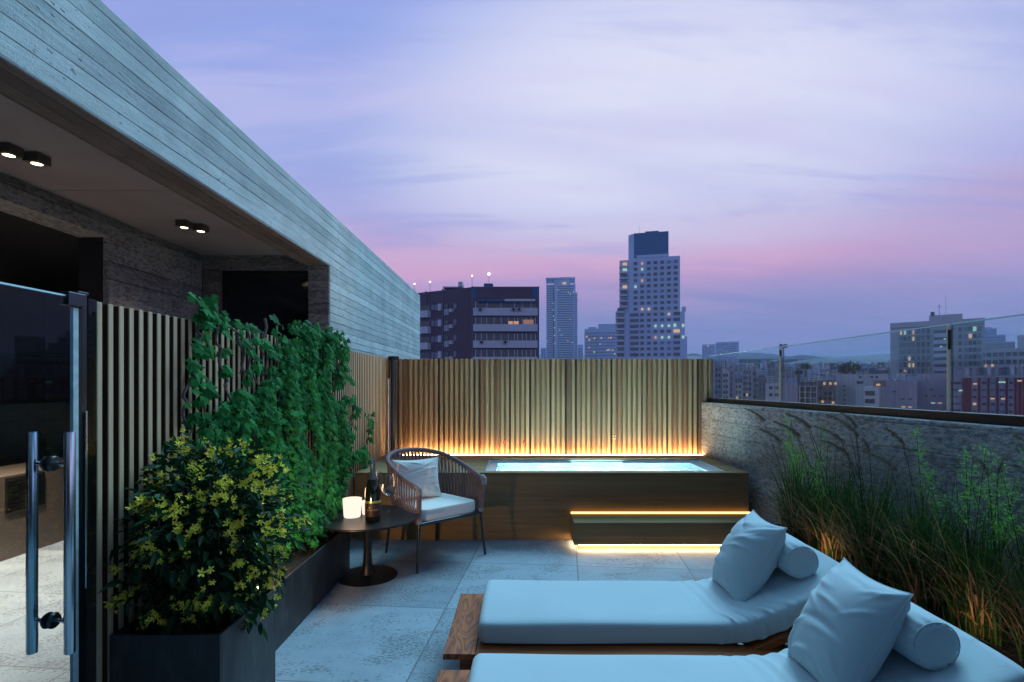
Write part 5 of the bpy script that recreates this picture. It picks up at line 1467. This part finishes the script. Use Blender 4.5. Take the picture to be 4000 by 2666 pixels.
city_tree('dark round tree crown rising over roofs right of the first glass joint', 3290, 1440, 170, 24, 1)
city_tree('dark tree crown beside the rounder one, over the pale gable', 3322, 1436, 172, 20, 2)
city_tree('small dark tree left of the middle glass panel', 3135, 1432, 210, 17, 3)
city_tree('small dark tree low behind the first glass joint', 3108, 1455, 180, 12, 4)
mt = thing('floodlight_mast', 'tall floodlight mast with a dark lamp head just behind the first glass joint', 'mast', (PX(3061, 260), 260, -45))
obj('mast_pole', MB().tube([(PX(3061, 260), 260, -45), (PX(3061, 260), 260, PZ(1350, 260))], .35, 8), CM['dark'], mt)
obj('lamp_head', MB().box(PX(3044, 260), PX(3076, 260), 259, 261, PZ(1360, 260), PZ(1348, 260)).box(PX(3046, 260), PX(3056, 260), 258.6, 259, PZ(1358, 260), PZ(1345, 260)).box(PX(3064, 260), PX(3073, 260), 258.6, 259, PZ(1358, 260), PZ(1345, 260)), CM['dark'], mt)
gm = m_plain('city_ground', rgb(.07, .08, .10), .9)
def hz(x, y):
    q = min(1, max(0, (y-450)/900)); q = q*q*(3-2*q)
    return -45+q*(45+1.5+(1505-1402)/2080*1500)*.98+q*(4*math.sin(x*.008)+3*math.sin(x*.021+y*.01))
g = MB().grid(lambda u, v: (-3200+6400*u, -300+2800*v, hz(-3200+6400*u, -300+2800*v)), 90, 60)
tag(obj('ground', g, gm, smooth=True), None, None, kind='structure')
def hill(px0, px1, pyt, D, seed):
    rr = random.Random(seed); ph = [rr.uniform(0, 6) for _ in range(4)]
    def f(u, v):
        px = px0+(px1-px0)*u; e = math.sin(math.pi*u)**.7
        top = 1404-(1404-pyt)*e+1.4*math.sin(u*40+ph[0])+1.0*math.sin(u*93+ph[1])
        hgt = math.sin(math.pi*v)
        return (PX(px, D), D+(v-.5)*160, PZ(1412, D)+(PZ(top, D)-PZ(1412, D))*hgt)
    return MB().grid(f, 120, 8)
hm_ = m_plain('wooded_hill', rgb(.018, .028, .045), .95)
tag(obj('hill', hill(2810, 3052, 1380, 900, 1), hm_, smooth=True), None, None, kind='structure')
tag(obj('hill', hill(2660, 2745, 1383, 1250, 2), hm_, smooth=True), None, None, kind='structure')
tag(obj('hill', hill(3080, 3160, 1390, 1000, 3), hm_, smooth=True), None, None, kind='structure')
tag(obj('hill', hill(2600, 4800, 1400, 1700, 4), m_plain('far_hill', rgb(.06, .09, .15), .95), smooth=True), None, None, kind='structure')
# haze
HZ = NM('evening_haze'); pv = HZ.n('ShaderNodeVolumePrincipled')
pv.inputs['Color'].default_value = (.62, .72, 1.0, 1); pv.inputs['Density'].default_value = .00035; pv.inputs['Anisotropy'].default_value = 0.0
HZ.t.links.new(pv.outputs[0], HZ.out.inputs['Volume'])
USE_HAZE = True
if USE_HAZE:
    tag(obj('haze', MB().box(-3400, 3400, -400, 2700, -60, 160), HZ.m), None, None, kind='stuff')
